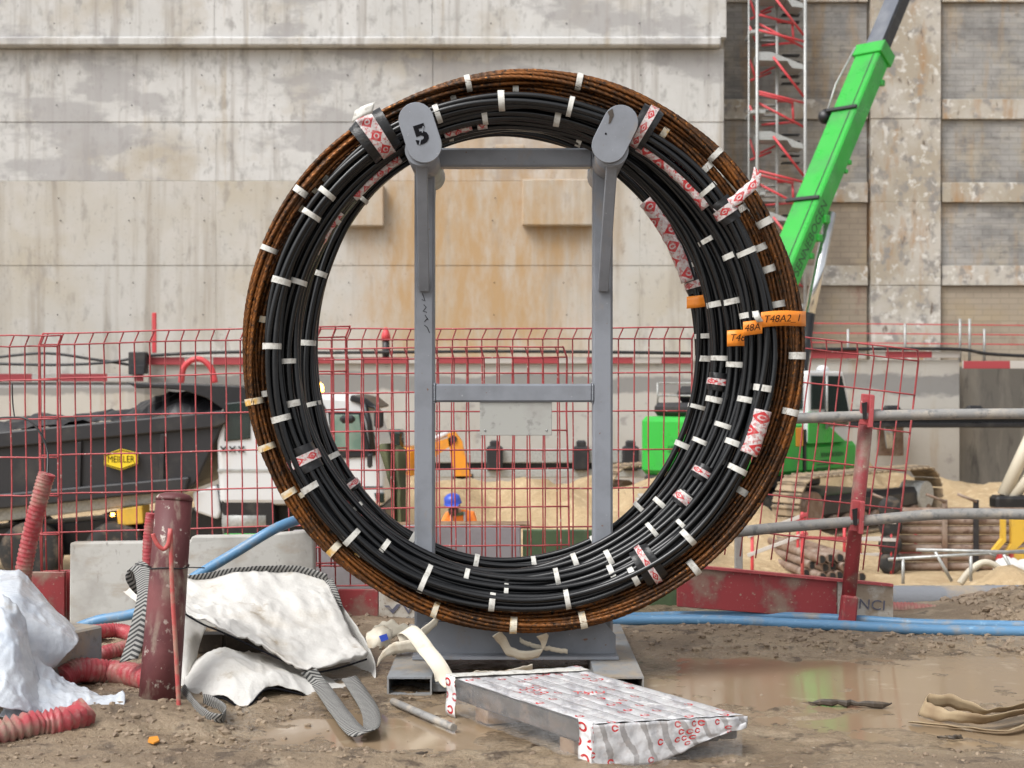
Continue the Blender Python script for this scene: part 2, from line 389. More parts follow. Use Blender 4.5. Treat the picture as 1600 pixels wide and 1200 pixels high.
# ------------------------------------------------------------------ setting: ground, pit, walls
def wall_extra(x0, x1, z0, z1, tan, amt=1.):     # an ochre seepage stain with its own outline
    def f(N, L, tc, cur, nz):
        sp = N.new('ShaderNodeSeparateXYZ'); L.new(tc.outputs['Object'], sp.inputs[0])
        n = math_node(N, L, 'MULTIPLY', math_node(N, L, 'SUBTRACT', nz(.45, (1,1,.5)), .5), 7.)
        def band(o, a, b, soft, k):
            v = math_node(N, L, 'ADD', o, math_node(N, L, 'MULTIPLY', n, k))
            m1 = N.new('ShaderNodeMapRange'); m1.inputs[1].default_value = a - soft; m1.inputs[2].default_value = a + soft; L.new(v, m1.inputs[0])
            m2 = N.new('ShaderNodeMapRange'); m2.inputs[1].default_value = b - soft; m2.inputs[2].default_value = b + soft; m2.inputs[3].default_value = 1; m2.inputs[4].default_value = 0; L.new(v, m2.inputs[0])
            return math_node(N, L, 'MULTIPLY', m1.outputs[0], m2.outputs[0])
        fac = math_node(N, L, 'MULTIPLY', band(sp.outputs[0], x0, x1, 1.4, 1.), band(sp.outputs[2], z0, z1, .9, .6))
        st = N.new('ShaderNodeMapRange'); st.inputs[1].default_value = .36; st.inputs[2].default_value = .60; st.inputs[3].default_value = .38; L.new(nz(1.1, (1.8,1,.5), 8, .7), st.inputs[0])
        return mixc(N, L, math_node(N, L, 'MULTIPLY', math_node(N, L, 'MULTIPLY', fac, st.outputs[0]), amt), cur, tan)
    return f
CL = (.455, .44, .412)
M('wall_concrete', CL, [((.42, .38, .315), .22, .42, .62), ((.47, .45, .42), .8, .48, .66), ((.31, .275, .23), .8, .50, .70, (2.6,1,.16), .8), ((.26, .24, .215), 3.2, .56, .70, (1,1,.4), .6), ((.2, .185, .17), 9, .62, .70, (1,1,1), .6)], rough=.85, bump=(.35, 3, .03), extra=wall_extra(-4.6, 2.3, 2.0, 9.6, (.40, .26, .13), .95))
def patches(N, L, tc, cur, nz):                  # grey repair mortar with hard edges
    m = N.new('ShaderNodeMapRange'); m.inputs[1].default_value = .52; m.inputs[2].default_value = .575; m.inputs[4].default_value = .7
    L.new(nz(.30, (.8,1,1.9), 8, .62), m.inputs[0]); return wall_extra(-4.6, 2.3, 2.0, 9.6, (.40, .26, .13), .9)(N, L, tc, mixc(N, L, m.outputs[0], cur, (.315, .305, .305)), nz)
M('wall_concrete_patched', (.50, .495, .482), [((.56, .555, .545), .5, .45, .66), ((.40, .36, .30), .3, .5, .66), ((.30, .275, .25), .9, .52, .68, (2.6,1,.14), .8), ((.26, .25, .24), 2.4, .55, .68, (1,1,.6), .7), ((.2, .19, .18), 7, .60, .70, (1.5,1,.6), .6), ((.33, .26, .17), .6, .62, .74, (3,1,.2), .6)], rough=.85, bump=(.35, 3, .03), extra=patches)
def blocks(N, L, tc, cur, nz):                   # faint block courses, too far away to tell apart
    mp = N.new('ShaderNodeMapping'); mp.inputs['Rotation'].default_value = (R(90), 0, 0); L.new(tc.outputs['Object'], mp.inputs[0])
    br = N.new('ShaderNodeTexBrick'); br.inputs['Scale'].default_value = 1.; br.inputs['Brick Width'].default_value = .62; br.inputs['Row Height'].default_value = .2
    br.inputs['Mortar Size'].default_value = .02; br.inputs['Color1'].default_value = (1,1,1,1); br.inputs['Color2'].default_value = (.78,.78,.78,1); br.inputs['Mortar'].default_value = (.58,.57,.56,1)
    L.new(mp.outputs[0], br.inputs['Vector'])
    mx = N.new('ShaderNodeMix'); mx.data_type = 'RGBA'; mx.blend_type = 'MULTIPLY'; mx.inputs[0].default_value = .5
    L.new(cur, mx.inputs[6]); L.new(br.outputs['Color'], mx.inputs[7]); return mx.outputs[2]
M('block_panel', (.34, .33, .315), [((.20, .195, .19), .5, .42, .62), ((.38, .36, .33), 1.4, .52, .66, (.35,1,2.6), .8), ((.14, .135, .13), 1.1, .56, .7, (.4,1,2.), .7), ((.36, .33, .28), .9, .5, .66), ((.36, .25, .14), .6, .52, .70, (2.2,1,.4), .8), ((.18, .17, .16), 3, .56, .68, (.6,1,1.6), .7)], rough=.9, bump=(.4, 5, .03), extra=blocks)
M('block_panel_brown', (.34, .285, .22), [((.26, .215, .17), .5, .42, .62), ((.36, .29, .2), .9, .5, .7), ((.22, .09, .07), .8, .58, .7, (1,1,.6), .7)], rough=.9, bump=(.4, 5, .03), extra=blocks)
M('pale_concrete', (.46, .43, .385), [((.36, .315, .25), .5, .42, .60), ((.33, .19, .085), .8, .53, .68, (1.8,1,.45), .85), ((.25, .235, .22), 2.2, .52, .64), ((.10, .07, .05), 1.9, .62, .70, (1.6,1,.6), .9), ((.58, .56, .52), 3.5, .56, .66)], rough=.85, bump=(.35, 3, .03))
def grout_band(N, L, tc, cur, nz):              # dark grey grout smeared in a band along the wall
    sp = N.new('ShaderNodeSeparateXYZ'); L.new(tc.outputs['Object'], sp.inputs[0])
    z = math_node(N, L, 'ADD', sp.outputs[2], math_node(N, L, 'MULTIPLY', math_node(N, L, 'SUBTRACT', nz(.8, (.5,1,1), 6, .6), .5), 1.1))
    dist = math_node(N, L, 'ABSOLUTE', math_node(N, L, 'SUBTRACT', z, 1.38)); m = N.new('ShaderNodeMapRange'); m.inputs[1].default_value = .27; m.inputs[2].default_value = .36; m.inputs[3].default_value = .85; m.inputs[4].default_value = 0; L.new(dist, m.inputs[0])
    return mixc(N, L, m.outputs[0], cur, (.20, .195, .19))
M('lower_concrete', (.43, .41, .375), [((.40, .375, .34), .5, .45, .62), ((.30, .28, .26), 2.2, .6, .7), ((.35, .28, .2), .9, .58, .75, (2,1,.3), .7)], rough=.85, bump=(.35, 3, .03), extra=lambda N, L, tc, cur, nz: grout_band(N, L, tc, cur, nz))
M('wet_concrete', (.13, .12, .105), [((.22, .2, .17), .6, .45, .62, (2,1,.4)), ((.06, .055, .05), 1.5, .55, .7, (2,1,.4))], rough=.55, bump=(.35, 3, .03))

def lay(pts, r, k=.75):              # rest a path on the mud
    q = [Vector((p.x, p.y, max(p.z, ground_z(p.x, p.y) + r*k))) for p in pts]; h = max(2, len(q)//12)
    return [Vector((p.x, p.y, sum(v.z for v in q[max(0, i-h):i+h+1])/len(q[max(0, i-h):i+h+1]))) for i, p in enumerate(q)]
# near ground: rutted mud with puddles, ending in a bank down to the pit
def hills(x, y):
    t = 0.
    for (cx, cy, rx, ry, h) in ((-1.75, 5.9, .6, .4, .05), (-2.4, 5.2, .9, .6, .02), (1.9, 7.5, .8, .2, .02), (3.2, 8.45, .55, .42, .16), (3.9, 8.7, .5, .6, .16),
                                (.3, 4.75, 1.3, .28, .035), (1.6, 5.0, .6, .22, .03), (-.7, 5.1, .5, .2, .03), (2.7, 5.15, .9, .2, .03), (1.05, 7.7, .7, .3, .05), (-.9, 7.9, .6, .5, .05), (-1.6, 7.2, .8, .5, .05)):
        t += h * math.exp(-((x-cx)/rx)**2 - ((y-cy)/ry)**2)
    for (cx, cy, rx, ry, h) in ((1.7, 6.55, 1.5, .75, .024), (-.75, 5.75, .75, .35, .022), (1.9, 5.6, 1.0, .35, .018), (.2, 6.3, .6, .5, .012), (3.4, 6.3, .9, .6, .015)):
        t -= h * math.exp(-((x-cx)/rx)**4 - ((y-cy)/ry)**4)
    return t
def ground_z(x, y):
    n = fbm(x*1.1, y*1.1, 3., 3)*.013
    rid = fbm(x*6, y*8, 1., 5, 2.2, .58)
    amp = .009 + .03*max(0., mnoise.noise((x*.9, y*1.4, 9.))+.12)
    z = hills(x, y) + n + rid*amp + .012
    if y > 9.6:
        k = min(1., (y-9.6)/1.9); k = k*k*(3-2*k); z = z*(1-k) + (-2.05)*k
    return z
def hgrid(name, xs, ys, fz, mat, **kw):
    mb = MB(); mb.grid([(x, y, fz(x, y)) for x in xs for y in ys], len(xs), len(ys)); return obj(name, mb, mat, fix=False, **kw)
def axis(parts):
    out = []
    for a, b, n in parts: out += list(np.linspace(a, b, n, endpoint=False))
    return [float(v) for v in out] + [float(parts[-1][1])]
hgrid('ground', axis([(-60, -4, 40), (-4, -2.6, 40), (-2.6, 3.6, 460), (3.6, 5, 30), (5, 60, 40)]), axis([(-12, 3.5, 20), (3.5, 4.6, 20), (4.6, 9.2, 360), (9.2, 11.6, 26)]), ground_z, 'mud', kind='structure')
wb = MB(); wb.grid([(x, y, -.003) for x in (-3.4, 4.6) for y in (4.0, 9.0)], 2, 2, False)
obj('puddle_water', wb, 'muddy_water', fix=False, kind='structure')
def pit_z(x, y):
    z = -2.06 + fbm(x*.3, y*.3, 2., 3)*.07
    for (cx, cy, rx, ry, h) in ((.3, 28.5, 4.2, 2.2, 1.15), (-2.2, 29.5, 1.8, 1.8, .75), (3.6, 29.5, 2.4, 2.0, .85), (8.4, 39.5, 2.4, 1.6, 1.5), (13.5, 38, 4, 3, .7), (4.2, 22.5, 1.2, .8, .3), (8.6, 15, 3.4, 1.2, 1.1), (5.0, 14.6, 2.4, 1.1, 1.05)):
        z += h * math.exp(-((x-cx)/rx)**2 - ((y-cy)/ry)**2) * (1 + .3*fbm(x*1.1, y*1.1, 4., 5))
    return z
hgrid('pit_floor', axis([(-120, -14, 20), (-14, 22, 230), (22, 120, 20)]), axis([(11.3, 46, 150), (46, 60, 4)]), pit_z, 'sand', kind='structure')

# far walls. Depths: upper left wall 47 m, right bays 49 m, lower retaining wall 45 m
def wx(px, d): return (px-800)*d/FPX
def wz(py, d): return CAMH-(py-600)*d/FPX
def panel(parent, x0, x1, z0, z1, yf, yb, mat, name='panel', gap=.006):
    mb = MB(); mb.cbox(((x0+x1)/2, (yf+yb)/2, (z0+z1)/2), (x1-x0-.001, yb-yf, z1-z0-gap), .012); return obj(name, mb, mat, parent, fix=False)
D1 = 47.
uw = thing('concrete_wall', 'tall stained cast concrete wall with horizontal joints and a projecting lip', 'wall', (0, D1, 2))
core = MB(); core.bbox(-46, wx(1131, D1), D1+.06, D1+.9, -2, 22); obj('wall_core', core, 'wall_concrete', uw, fix=False)
xe = [-46, -38, -31, wx(-340, D1), wx(-12, D1), wx(338, D1), wx(676, D1), wx(1000, D1), wx(1131, D1)]
for zi, (ya, yb_, mt, dd) in enumerate(((640, 415, 'wall_concrete', 0), (415, 283, 'wall_concrete', .015), (283, 191, 'wall_concrete_patched', .0), (191, 77, 'wall_concrete_patched', .02))):
    for i in range(len(xe)-1):
        panel(uw, xe[i], xe[i+1], wz(ya, D1), wz(yb_, D1), D1 - dd - .012*((i*7+zi*3) % 3), D1+.1, mt)
for (ya, yb_) in ((62, -70), (-70, -220), (-220, -400)):
    for i in range(len(xe)-1):
        x1 = xe[i+1] if i < len(xe)-2 else wx(1133, D1)
        panel(uw, xe[i], x1, wz(ya, D1), wz(yb_, D1), D1-.28-.01*((i*5) % 3), D1+.1, 'wall_concrete_patched')
lip = MB(); lip.cbox(((-46+wx(1124, D1))/2, D1-.17, wz(69, D1)), (46+wx(1124, D1), .54, .30), .05); obj('lip', lip, 'wall_concrete_patched', uw, fix=False)
for (a, b, c, d_) in ((522, 601, 291, 355), (816, 928, 283, 354)):
    mb = MB(); mb.cbox(((wx(a,D1)+wx(b,D1))/2, D1-.2, (wz(c,D1)+wz(d_,D1))/2), (wx(b,D1)-wx(a,D1), .5, wz(c,D1)-wz(d_,D1)), .03); obj('projecting_block', mb, 'wall_concrete', uw, fix=False)
mb = MB(); mb.cbox((wx(797,D1), D1-.1, wz(231,D1)), (wx(820,D1)-wx(775,D1), .3, .14), .02); obj('small_ledge', mb, 'wall_concrete', uw, fix=False)
th = MB()
for px in range(-20, 1120, 113):
    for py in (40, 118, 165, 232, 310, 345, 442, 492):
        th.lathe([(.022, 0), (.022, .02)], (wx(px+random.uniform(-4,4), D1), D1-.075-(.23 if py < 60 else 0), wz(py, D1)), 'y', 6)
obj('tie_holes', th, 'ink', uw, fix=False)['kind'] = 'stuff'

D2 = 49.
rw = thing('bay_wall', 'weathered wall of grey block bays between pale concrete columns and beams', 'wall', (20, D2, 2))
core = MB(); core.bbox(wx(1100,D2), 48, D2+.3, D2+1.2, -2, 22); obj('wall_core', core, 'pale_concrete', rw, fix=False)
cols = [(1128, 1356, 0), (1360, 1469, 1), (1472, 1700, 0), (1704, 1815, 1), (1818, 2040, 0), (2044, 2150, 1), (2153, 2400, 0)]
rows = [(640, 446), (446, 316), (316, 186), (186, 3), (3, -150), (-150, -330)]
for (a, b, iscol) in cols:
    for ri, (lo, hi) in enumerate(rows):
        if iscol:
            panel(rw, wx(a,D2), wx(b,D2), wz(lo,D2), wz(hi,D2), D2-.08-.02*(ri % 2), D2+.35, 'pale_concrete', 'column_panel')
        else:
            bt = lo-31
            panel(rw, wx(a,D2), wx(b,D2), wz(lo,D2), wz(bt,D2), D2-.02, D2+.35, 'pale_concrete', 'beam_panel')
            panel(rw, wx(a,D2), wx(b,D2), wz(bt,D2), wz(hi,D2), D2+.12, D2+.35, 'block_panel_brown' if ri == 0 or (ri == 1 and a < 1300) else 'block_panel', 'bay_panel')

D3 = 45.
ZL = wz(566, D3)
lw = thing('retaining_wall', 'pale lower retaining wall with dark grey smears below the upper wall', 'wall', (0, D3, -2))
for (a, b, ytop, dd, mt) in ((-1500, -420, 597, 0, 'lower_concrete'), (-420, 228, 597, .0, 'lower_concrete'), (228, 660, 566, .3, 'lower_concrete'), (660, 1080, 566, .3, 'lower_concrete'), (1080, 1504, 562, .3, 'lower_concrete'), (1504, 1640, 572, 1.0, 'wet_concrete'), (1640, 2400, 572, .3, 'lower_concrete')):
    panel(lw, wx(a,D3), wx(b,D3), -2.6, wz(ytop,D3), D3+dd, D3+4.2, mt, 'wall_panel')
# the rounded concrete guide beam in front of it at the left
gb = MB(); prof = []
for k in range(13):
    a = math.pi*k/12; prof.append((1.2*math.sin(a) if k > 0 else 0, .0))
pl = [(-30., 41.), (wx(200,41), 41.)] + [(wx(200,41)+.9*math.sin(R(t)), 42.-1.0*math.cos(R(t))) for t in range(15, 180, 15)] + [(wx(200,41), 43.), (-30., 43.)]
gb.prism([(x, y, -2.5) for x, y in pl], (0, 0, wz(602,41)+2.5)); bevel(obj('guide_beam', gb, 'lower_concrete', label='long pale concrete guide beam with a rounded end behind the dump truck', cat='beam'), .08)
def toe_board(a, b, y0, y1, d, label):
    mb = MB(); mb.cbox(((wx(a,d)+wx(b,d))/2, d, (wz(y0,d)+wz(y1,d))/2), (wx(b,d)-wx(a,d), .05, wz(y0,d)-wz(y1,d)), .01)
    return obj('barrier_board', mb, 'red_white_band', label=label, cat='barrier', group='red and white boards along the ledge', fix=False)
toe_board(-300, 224, 584, 596, D3-.1, 'red and white barrier board above the rounded beam at far left')
toe_board(232, 384, 558, 570, D3+.2, 'red and white barrier board beside the red hose hoop')
toe_board(470, 1082, 558, 568, D3+.2, 'long red and white barrier board seen through the coil opening')
toe_board(1256, 1352, 546, 560, D3+.2, 'red and white barrier board just right of the coil above the crane cab')
toe_board(1360, 1500, 549, 559, D3+.2, 'pale red and white barrier board above the tilted fence corner')
toe_board(1504, 1660, 564, 576, D3-.1, 'red barrier board above the dark wet recess at far right')

def wire(name, pts, r, mat, label, cat, n=24, seg=6, group=None, rest=False):
    return obj(name, MB().tube(lay(spline(pts, n), r) if rest else spline(pts, n), r, seg), mat, label=label, cat=cat, group=group)
wire('cable', [P(-20,560,44.8), P(70,552,44.8), P(150,562,44.8), P(215,572,44.8)], .05, 'black_paint', 'dark cable drooping along the ledge at far left', 'cable')
wire('cable', [P(-20,568,44.7), P(90,570,44.7), P(170,566,44.7), P(225,556,44.7)], .05, 'black_paint', 'dark cable lying just above the leftmost barrier board', 'cable')
wire('cable', [P(225,556,45.1), P(300,552,45.1), P(385,550,45.1), P(520,551,45.1), P(800,549,45.1), P(1080,552,45.1)], .06, 'black_paint', 'long dark cable running along the ledge behind the coil', 'cable', 40)
wire('cable', [P(1256,546,45.1), P(1400,545,45.1), P(1500,546,45.1), P(1545,553,45.1), P(1640,558,45.1)], .06, 'black_paint', 'dark cable along the ledge right of the coil', 'cable', 30)
wire('hose_hoop', [P(283,598,44.6), P(287,575,44.6), P(300,563,44.6), P(315,562,44.6), P(330,575,44.6), P(336,598,44.6)], .1, 'red_scaffold', 'red hose bent into a hoop on the ledge above the dump truck', 'hose')
mb = MB(); mb.cbox((wx(215,44.7), 44.8, wz(567,44.7)), (.55, .4, .7), .03); mb.cbox((wx(215,44.7), 44.58, wz(578,44.7)), (.5, .05, .3), .01)
obj('junction_box', mb, 'dark_grey_paint', label='dark electrical box on the ledge where the cables meet', cat='box')
t = thing('marker_post', 'red topped dark marker post on the ledge left of the stand', 'post', P(603,566,45.4))
obj('pole', MB().bar(P(603,568,45.4), P(603,530,45.4), .12, 10), 'dark_grey_paint', t)
obj('cap', MB().lathe([(.16, 0), (.14, .2), (.05, .42)], P(603,532,45.4), 'z', 10), 'red_scaffold', t)
obj('marker_stake', MB().cbox(P(241,520,45.5), (.14, .08, 1.3), .02), 'red_scaffold', label='thin red stake standing on the ledge at the left', cat='stake')
# rebar mesh of a guard rail on the ledge at the right
gr = thing('guard_rail', 'thin steel guard rail posts and wires on the ledge at the right', 'railing', P(1450,556,46))
for px in (1325, 1414, 1500, 1515, 1538, 1620):
    obj('post', MB().bar(P(px,566,46), P(px,498+ (px % 3)*8,46), .045, 6), 'galvanised', gr)
for py in (505, 520, 535):
    obj('rail', MB().bar(P(1262,py,46), P(1660,py+4,46), .018, 5), 'red_scaffold', gr)

# waler beam with clamps along the foot of the lower wall
wa = thing('waler_beam', 'long pale steel waler with a dark slot and clamps at the wall foot', 'beam', P(850,742,43))
obj('top_flange', MB().cbox(P(850,712,43), (11.5, .5, .42), .03), 'galvanised', wa)
obj('web', MB().cbox(P(850,727,43.1), (11.5, .2, .2), .01), 'black_paint', wa)
obj('bottom_flange', MB().cbox(P(850,739,43), (11.5, .5, .26), .03), 'galvanised', wa)
for px in (773, 908, 985):
    c = P(px, 716, 42.65); obj('clamp', MB().cbox(c, (.5, .3, .75), .06).cbox(c+Vector((0,0,.42)), (.3, .25, .25), .05), 'dark_grey_paint', wa)
wb2 = thing('steel_waler', 'dark horizontal steel waler beam along the right wall behind the crane', 'beam', P(1500,655,44))
obj('top_flange', MB().cbox(P(1560,646,44), (13.2, .5, .25), .03), 'dark_grey_paint', wb2)
obj('web', MB().cbox(P(1560,656,44.1), (13.2, .15, .25), .01), 'black_paint', wb2)
obj('bottom_flange', MB().cbox(P(1560,664,44), (13.2, .5, .16), .03), 'black_paint', wb2)
for px in (1393, 1522):
    obj('bracket', MB().cbox(P(px,641,43.8), (.5, .4, .3), .08), 'black_paint', wb2)
wp = thing('wall_anchor', 'steel anchor plate with a strut on the wall below the dark waler', 'anchor', P(1391,690,44.6))
obj('plate', MB().cbox(P(1391,680,44.7), (.8, .2, 1.3), .03), 'rusty_pipe', wp); obj('strut', MB().bar(P(1386,650,44.3), P(1391,700,44.3), .14, 8), 'steel_bright', wp)

# scaffold stair tower against the right wall
DS = 46.6
st = thing('stair_tower', 'grey scaffold stair tower with red handrails against the far wall', 'scaffold', P(1215,560,DS))
def SP(px, py, dd=0.): return P(px, py, DS+dd)
for px, dd in ((1183, 0), (1258, 0), (1183, 1.3), (1258, 1.3), (1214, .65), (1170, .4)):
    obj('standard', MB().bar(SP(px,566,dd), SP(px,-60,dd), .055 if px != 1170 else .03, 8), 'galvanised', st)
for base in (-148, -20, 76, 200, 326, 450):
    y = base + 5
    obj('landing', MB().prism([SP(1185,y), SP(1205,y), SP(1255,y+20), SP(1255,y+27), SP(1238,y+25), SP(1230,y+14), SP(1185,y+13)], (0, .9, 0)), 'galvanised', st)
    obj('landing', MB().cbox(SP(1180,y-25,.6), (.5, 1.2, .12), .02), 'galvanised', st)
    for q in range(5):
        obj('tread', MB().cbox(SP(1196, y-8-q*8, 1.0), (.75, .3, .05), .01), 'galvanised', st)
        obj('tread', MB().cbox(SP(1235, y+50-q*11, 1.1), (.6, .3, .05), .01), 'dark_grey_paint', st)
    for (a, b, c, d_, dd) in ((1208, y+8, 1256, y+70, 0), (1185, y+62, 1257, y+80, 0), (1185, y-44, 1257, y-6, .1), (1186, y-58, 1240, y-44, .5), (1171, y+12, 1181, y+42, .5), (1172, y+45, 1205, y+32, 1.2), (1188, y+34, 1214, y+22, 1.2), (1171, y-40, 1182, y-15, .4), (1238, y-45, 1240, y-12, .6), (1214, y-47, 1240, y-47, .6), (1190, y-10, 1238, y-14, .8)):
        obj('handrail', MB().bar(SP(a,b,dd), SP(c,d_,dd), .042, 6), 'red_scaffold', st)
# ------------------------------------------------------------------ the cable stand
DP = 6.9
sp_ = thing('cable_stand', 'grey painted steel H-shaped coil stand numbered 5 with two hanging arms', 'stand', (0, DP, 0))
def sx(px, d=DP): return (px-800)*d/FPX
def sz(py, d=DP): return CAMH-(py-600)*d/FPX
XL, XR = sx(664), sx(941)
for x in (XL, XR):
    obj('post', MB().cbox((x, DP, (sz(240)+.09)/2), (.098, .098, sz(240)-.09), .012), 'grey_paint', sp_, fix=False)
obj('top_bar', MB().cbox(((XL+XR)/2, DP, sz(248)), (XR-XL-.098, .094, .092), .01), 'grey_paint', sp_, fix=False)
mbar = obj('middle_bar', MB().cbox(((XL+XR)/2, DP, sz(614)), (XR-XL-.098, .094, .09), .01), 'grey_paint', sp_, fix=False)
M('blank_plate', (.36, .36, .335), [((.24, .235, .22), 16, .56, .66), ((.30, .29, .27), 5, .5, .7)], rough=.6)
obj('name_plate', MB().cbox((sx(806), DP-.03, sz(654)), (sx(862)-sx(750), .006, sz(628)-sz(680)), .002), 'blank_plate', mbar, fix=False, label='blank pale plate under the middle bar')
for k in (-1, 1):
    obj('rivet', MB().lathe([(.006, 0), (.004, -.004)], (sx(806)+k*.15, DP-.033, sz(672)), 'y', 8), 'galvanised', mbar, fix=False)
def obround(c, ax, half, r, dy):    # plate in the XZ plane
    c = Vector(c); ax = Vector(ax).normalized(); sd = Vector((ax.z, 0, -ax.x)); pts = []
    for k in range(13):
        a = math.pi*k/12; pts.append(c + ax*half + (sd*math.cos(a) + ax*math.sin(a))*r)
    for k in range(13):
        a = math.pi + math.pi*k/12; pts.append(c - ax*half + (sd*math.cos(a) + ax*math.sin(a))*r)
    return MB().prism(pts, (0, dy, 0))
DA0, DA1 = 6.42, 7.3
for (side, top, bot, xp) in ((-1, (650,187), (663,227), XL), (1, (970,191), (952,227), XR)):
    a, b = P(*top, DA0), P(*bot, DA0)
    pl = obj('end_plate', obround((a+b)/2, (a-b), (a-b).length/2, 27.5*DA0/FPX, .014), 'grey_paint', sp_, label='rounded end plate stencilled 5' if side < 0 else 'rounded end plate with chipped black paint'); bevel(pl, .002, 1)
    ax = (P(655 if side < 0 else 960, 231, DA0).x) - side*.005; za = P(0, 233, DA0).z
    obj('arm', MB().bar((ax, DA0+.015, za), (ax, DA1, za), .072, 24), 'grey_paint', sp_)
    for dd in (.41, -.33):
        top_p = Vector((ax if dd < 0 else ax, DP-dd+.03, za-.06)); bp = Vector((xp, DP - (.049 if dd > 0 else -.049), sz(455)))
        obj('brace', MB().beam(top_p, bp + Vector((0, -.01 if dd > 0 else .01, 0)), .052, .03, (0,1,0)), 'grey_paint', sp_, fix=False)
    ca, cb = P(*top, DA1), P(*bot, DA1)
    mid = Vector((ax+side*.03, DA1, za+.085)); obj('end_plate', obround(mid, (a-b), (a-b).length/2, .074, .014), 'grey_paint', sp_)
    if side < 0:
        ang = math.atan2((a-b).x, (a-b).z)
        me_rot = Matrix.Rotation(ang, 3, 'Y')
        text('5', .12, (a+b)/2 + Vector((.006, -.002, -.012)), 'ink', pl, 'stencil_numeral', me_rot, sx=1.15, bold=.004)
        for (dx, dz, wd, hg, rr) in ((.012, .026, .005, .03, 10), (.0, -.03, .005, .03, 10)):   # the stencil's bridges
            obj('stencil_bridge', MB().cbox((a+b)/2 + Vector((dx, -.004, dz-.012)), (wd, .001, hg), .0004, Matrix.Rotation(R(rr), 3, 'Y')), 'grey_paint', pl, fix=False)
    else:
        c0 = (a+b)/2
        obj('paint_chip', MB().prism([c0+Vector(v) for v in ((-.035,-.001,.10),(-.012,-.001,.115),(-.005,-.001,.085),(-.02,-.001,.05),(-.03,-.001,.045),(-.026,-.001,.08))], (0,-.0012,0)), 'wet_wood', pl)
        obj('bolt_hole', MB().lathe([(.005, 0), (.005, -.001)], c0+Vector((-.042, -.0005, -.0)), 'y', 8), 'ink', pl, fix=False)
# scribbled mark on the left post
scr = [(660,458),(664,470),(659,468)], [(662,476),(666,480),(661,486),(667,488)], [(664,492),(669,500)], [(668,497),(663,503)], [(663,508),(668,512),(671,520)]
for s_ in scr:
    obj('scribble', MB().tube([P(x,y,DP-.0505) for x, y in s_], .0016, 5), 'ink', sp_)
for x in (XL, XR):                  # weld beads where bars meet posts
    for zc in (sz(248), sz(614)):
        sg = 1 if x == XL else -1; xe_ = x + sg*.0495
        for (dy, dz0, dz1) in ((-.047, -.043, .043),):
            obj('weld_bead', MB().tube([(xe_, DP+dy, zc+dz0+(dz1-dz0)*q/9+.002*(q % 2)) for q in range(10)], [.004+.0015*(q % 2) for q in range(10)], 6), 'grey_paint', sp_)
        for zz in (-.046, .046): obj('weld_bead', MB().tube([(xe_, DP-.045+.09*q/9, zc+zz) for q in range(10)], [.004+.0015*(q % 2) for q in range(10)], 6), 'grey_paint', sp_)
# base: two fork pockets, a channel across, a bar at the front
for (x0, x1) in ((-.5616, -.360), (.374, .593)):
    mb = MB(); y0, y1, zt, th_ = 6.32, 7.72, .083, .008
    mb.bbox(x0, x1, y0, y1, zt-th_, zt); mb.bbox(x0, x1, y0, y1, .0, th_); mb.bbox(x0, x0+th_, y0+.001, y1-.001, th_, zt-th_); mb.bbox(x1-th_, x1, y0+.001, y1-.001, th_, zt-th_)
    obj('fork_pocket', mb, 'grey_paint_muddy', sp_)
ch = MB(); zb = .087
ch.bbox(sx(645,6.74), sx(966,6.74), 6.70, 7.12, zb, zb+.014)
ch.prism([(sx(650,6.78), 6.78, zb+.014), (sx(962,6.78), 6.78, zb+.014), (sx(962,6.78), 6.78, sz(992,6.78)), (sx(944,6.78), 6.78, sz(973,6.78)), (sx(664,6.78), 6.78, sz(973,6.78)), (sx(650,6.78), 6.78, sz(992,6.78))], (0, .012, 0))
ch.bbox(sx(650,6.78), sx(962,6.78), 7.02, 7.032, zb+.014, .22)
obj('base_channel', ch, 'grey_paint', sp_)
obj('front_bar', MB().cbox((sx(705,6.4), 6.40, .03), (.17, .1, .04), .004), 'grey_paint_muddy', sp_, fix=False)
obj('cross_bar', MB().cbox((.0, 7.3, .045), (.73, .08, .05), .004), 'grey_paint_muddy', sp_, fix=False)

# ------------------------------------------------------------------ the coils: each bundle of strands is one thing
class Ring:
    def __init__(s, left, right, top, bot, d, a, b, seed):
        s.cx, s.cy, s.rx, s.ry = (left+right)/2, (top+bot)/2, (right-left)/2, (bot-top)/2
        s.d, s.a, s.b, s.seed = d, a, b, seed
        rnd = random.Random(seed); s.h = [(k, rnd.uniform(-2.2, 2.2)/k**.5, rnd.uniform(0, 6.28)) for k in (2, 3, 4, 5)]
        s.hd = [(k, rnd.uniform(-.010, .010), rnd.uniform(0, 6.28)) for k in (1, 2, 3)]
    def c(s, t):
        w_ = sum(a*math.cos(k*t+p) for k, a, p in s.h); dd = s.d + sum(a*math.cos(k*t+p) for k, a, p in s.hd)
        return P(s.cx+(s.rx+w_)*math.cos(t), s.cy-(s.ry+w_)*math.sin(t), dd)
    def frame(s, t):
        e = .004; T = (s.c(t+e)-s.c(t-e)).normalized(); Y = Vector((0,1,0)); N = T.cross(Y).normalized()
        if N.dot(Vector((math.cos(t), 0, math.sin(t)))) < 0: N = -N
        B = T.cross(N).normalized(); B = B if B.y > 0 else -B
        return s.c(t), N, B
    def at(s, px, py): return math.atan2(-(py-s.cy)/s.ry, (px-s.cx)/s.rx)
def pack(n, a, b, r, seed):         # n strand centres in an ellipse, pushed apart
    rnd = random.Random(seed); p = np.array([[rnd.uniform(-a, a)*.7, rnd.uniform(-b, b)*.7] for _ in range(n)])
    for _ in range(240):
        for i in range(n):
            for j in range(i):
                dv = p[i]-p[j]; L_ = np.hypot(*dv)+1e-9
                if L_ < 2.04*r: q = dv/L_*(2.04*r-L_)*.5; p[i] += q; p[j] -= q
        p *= .994
    return p
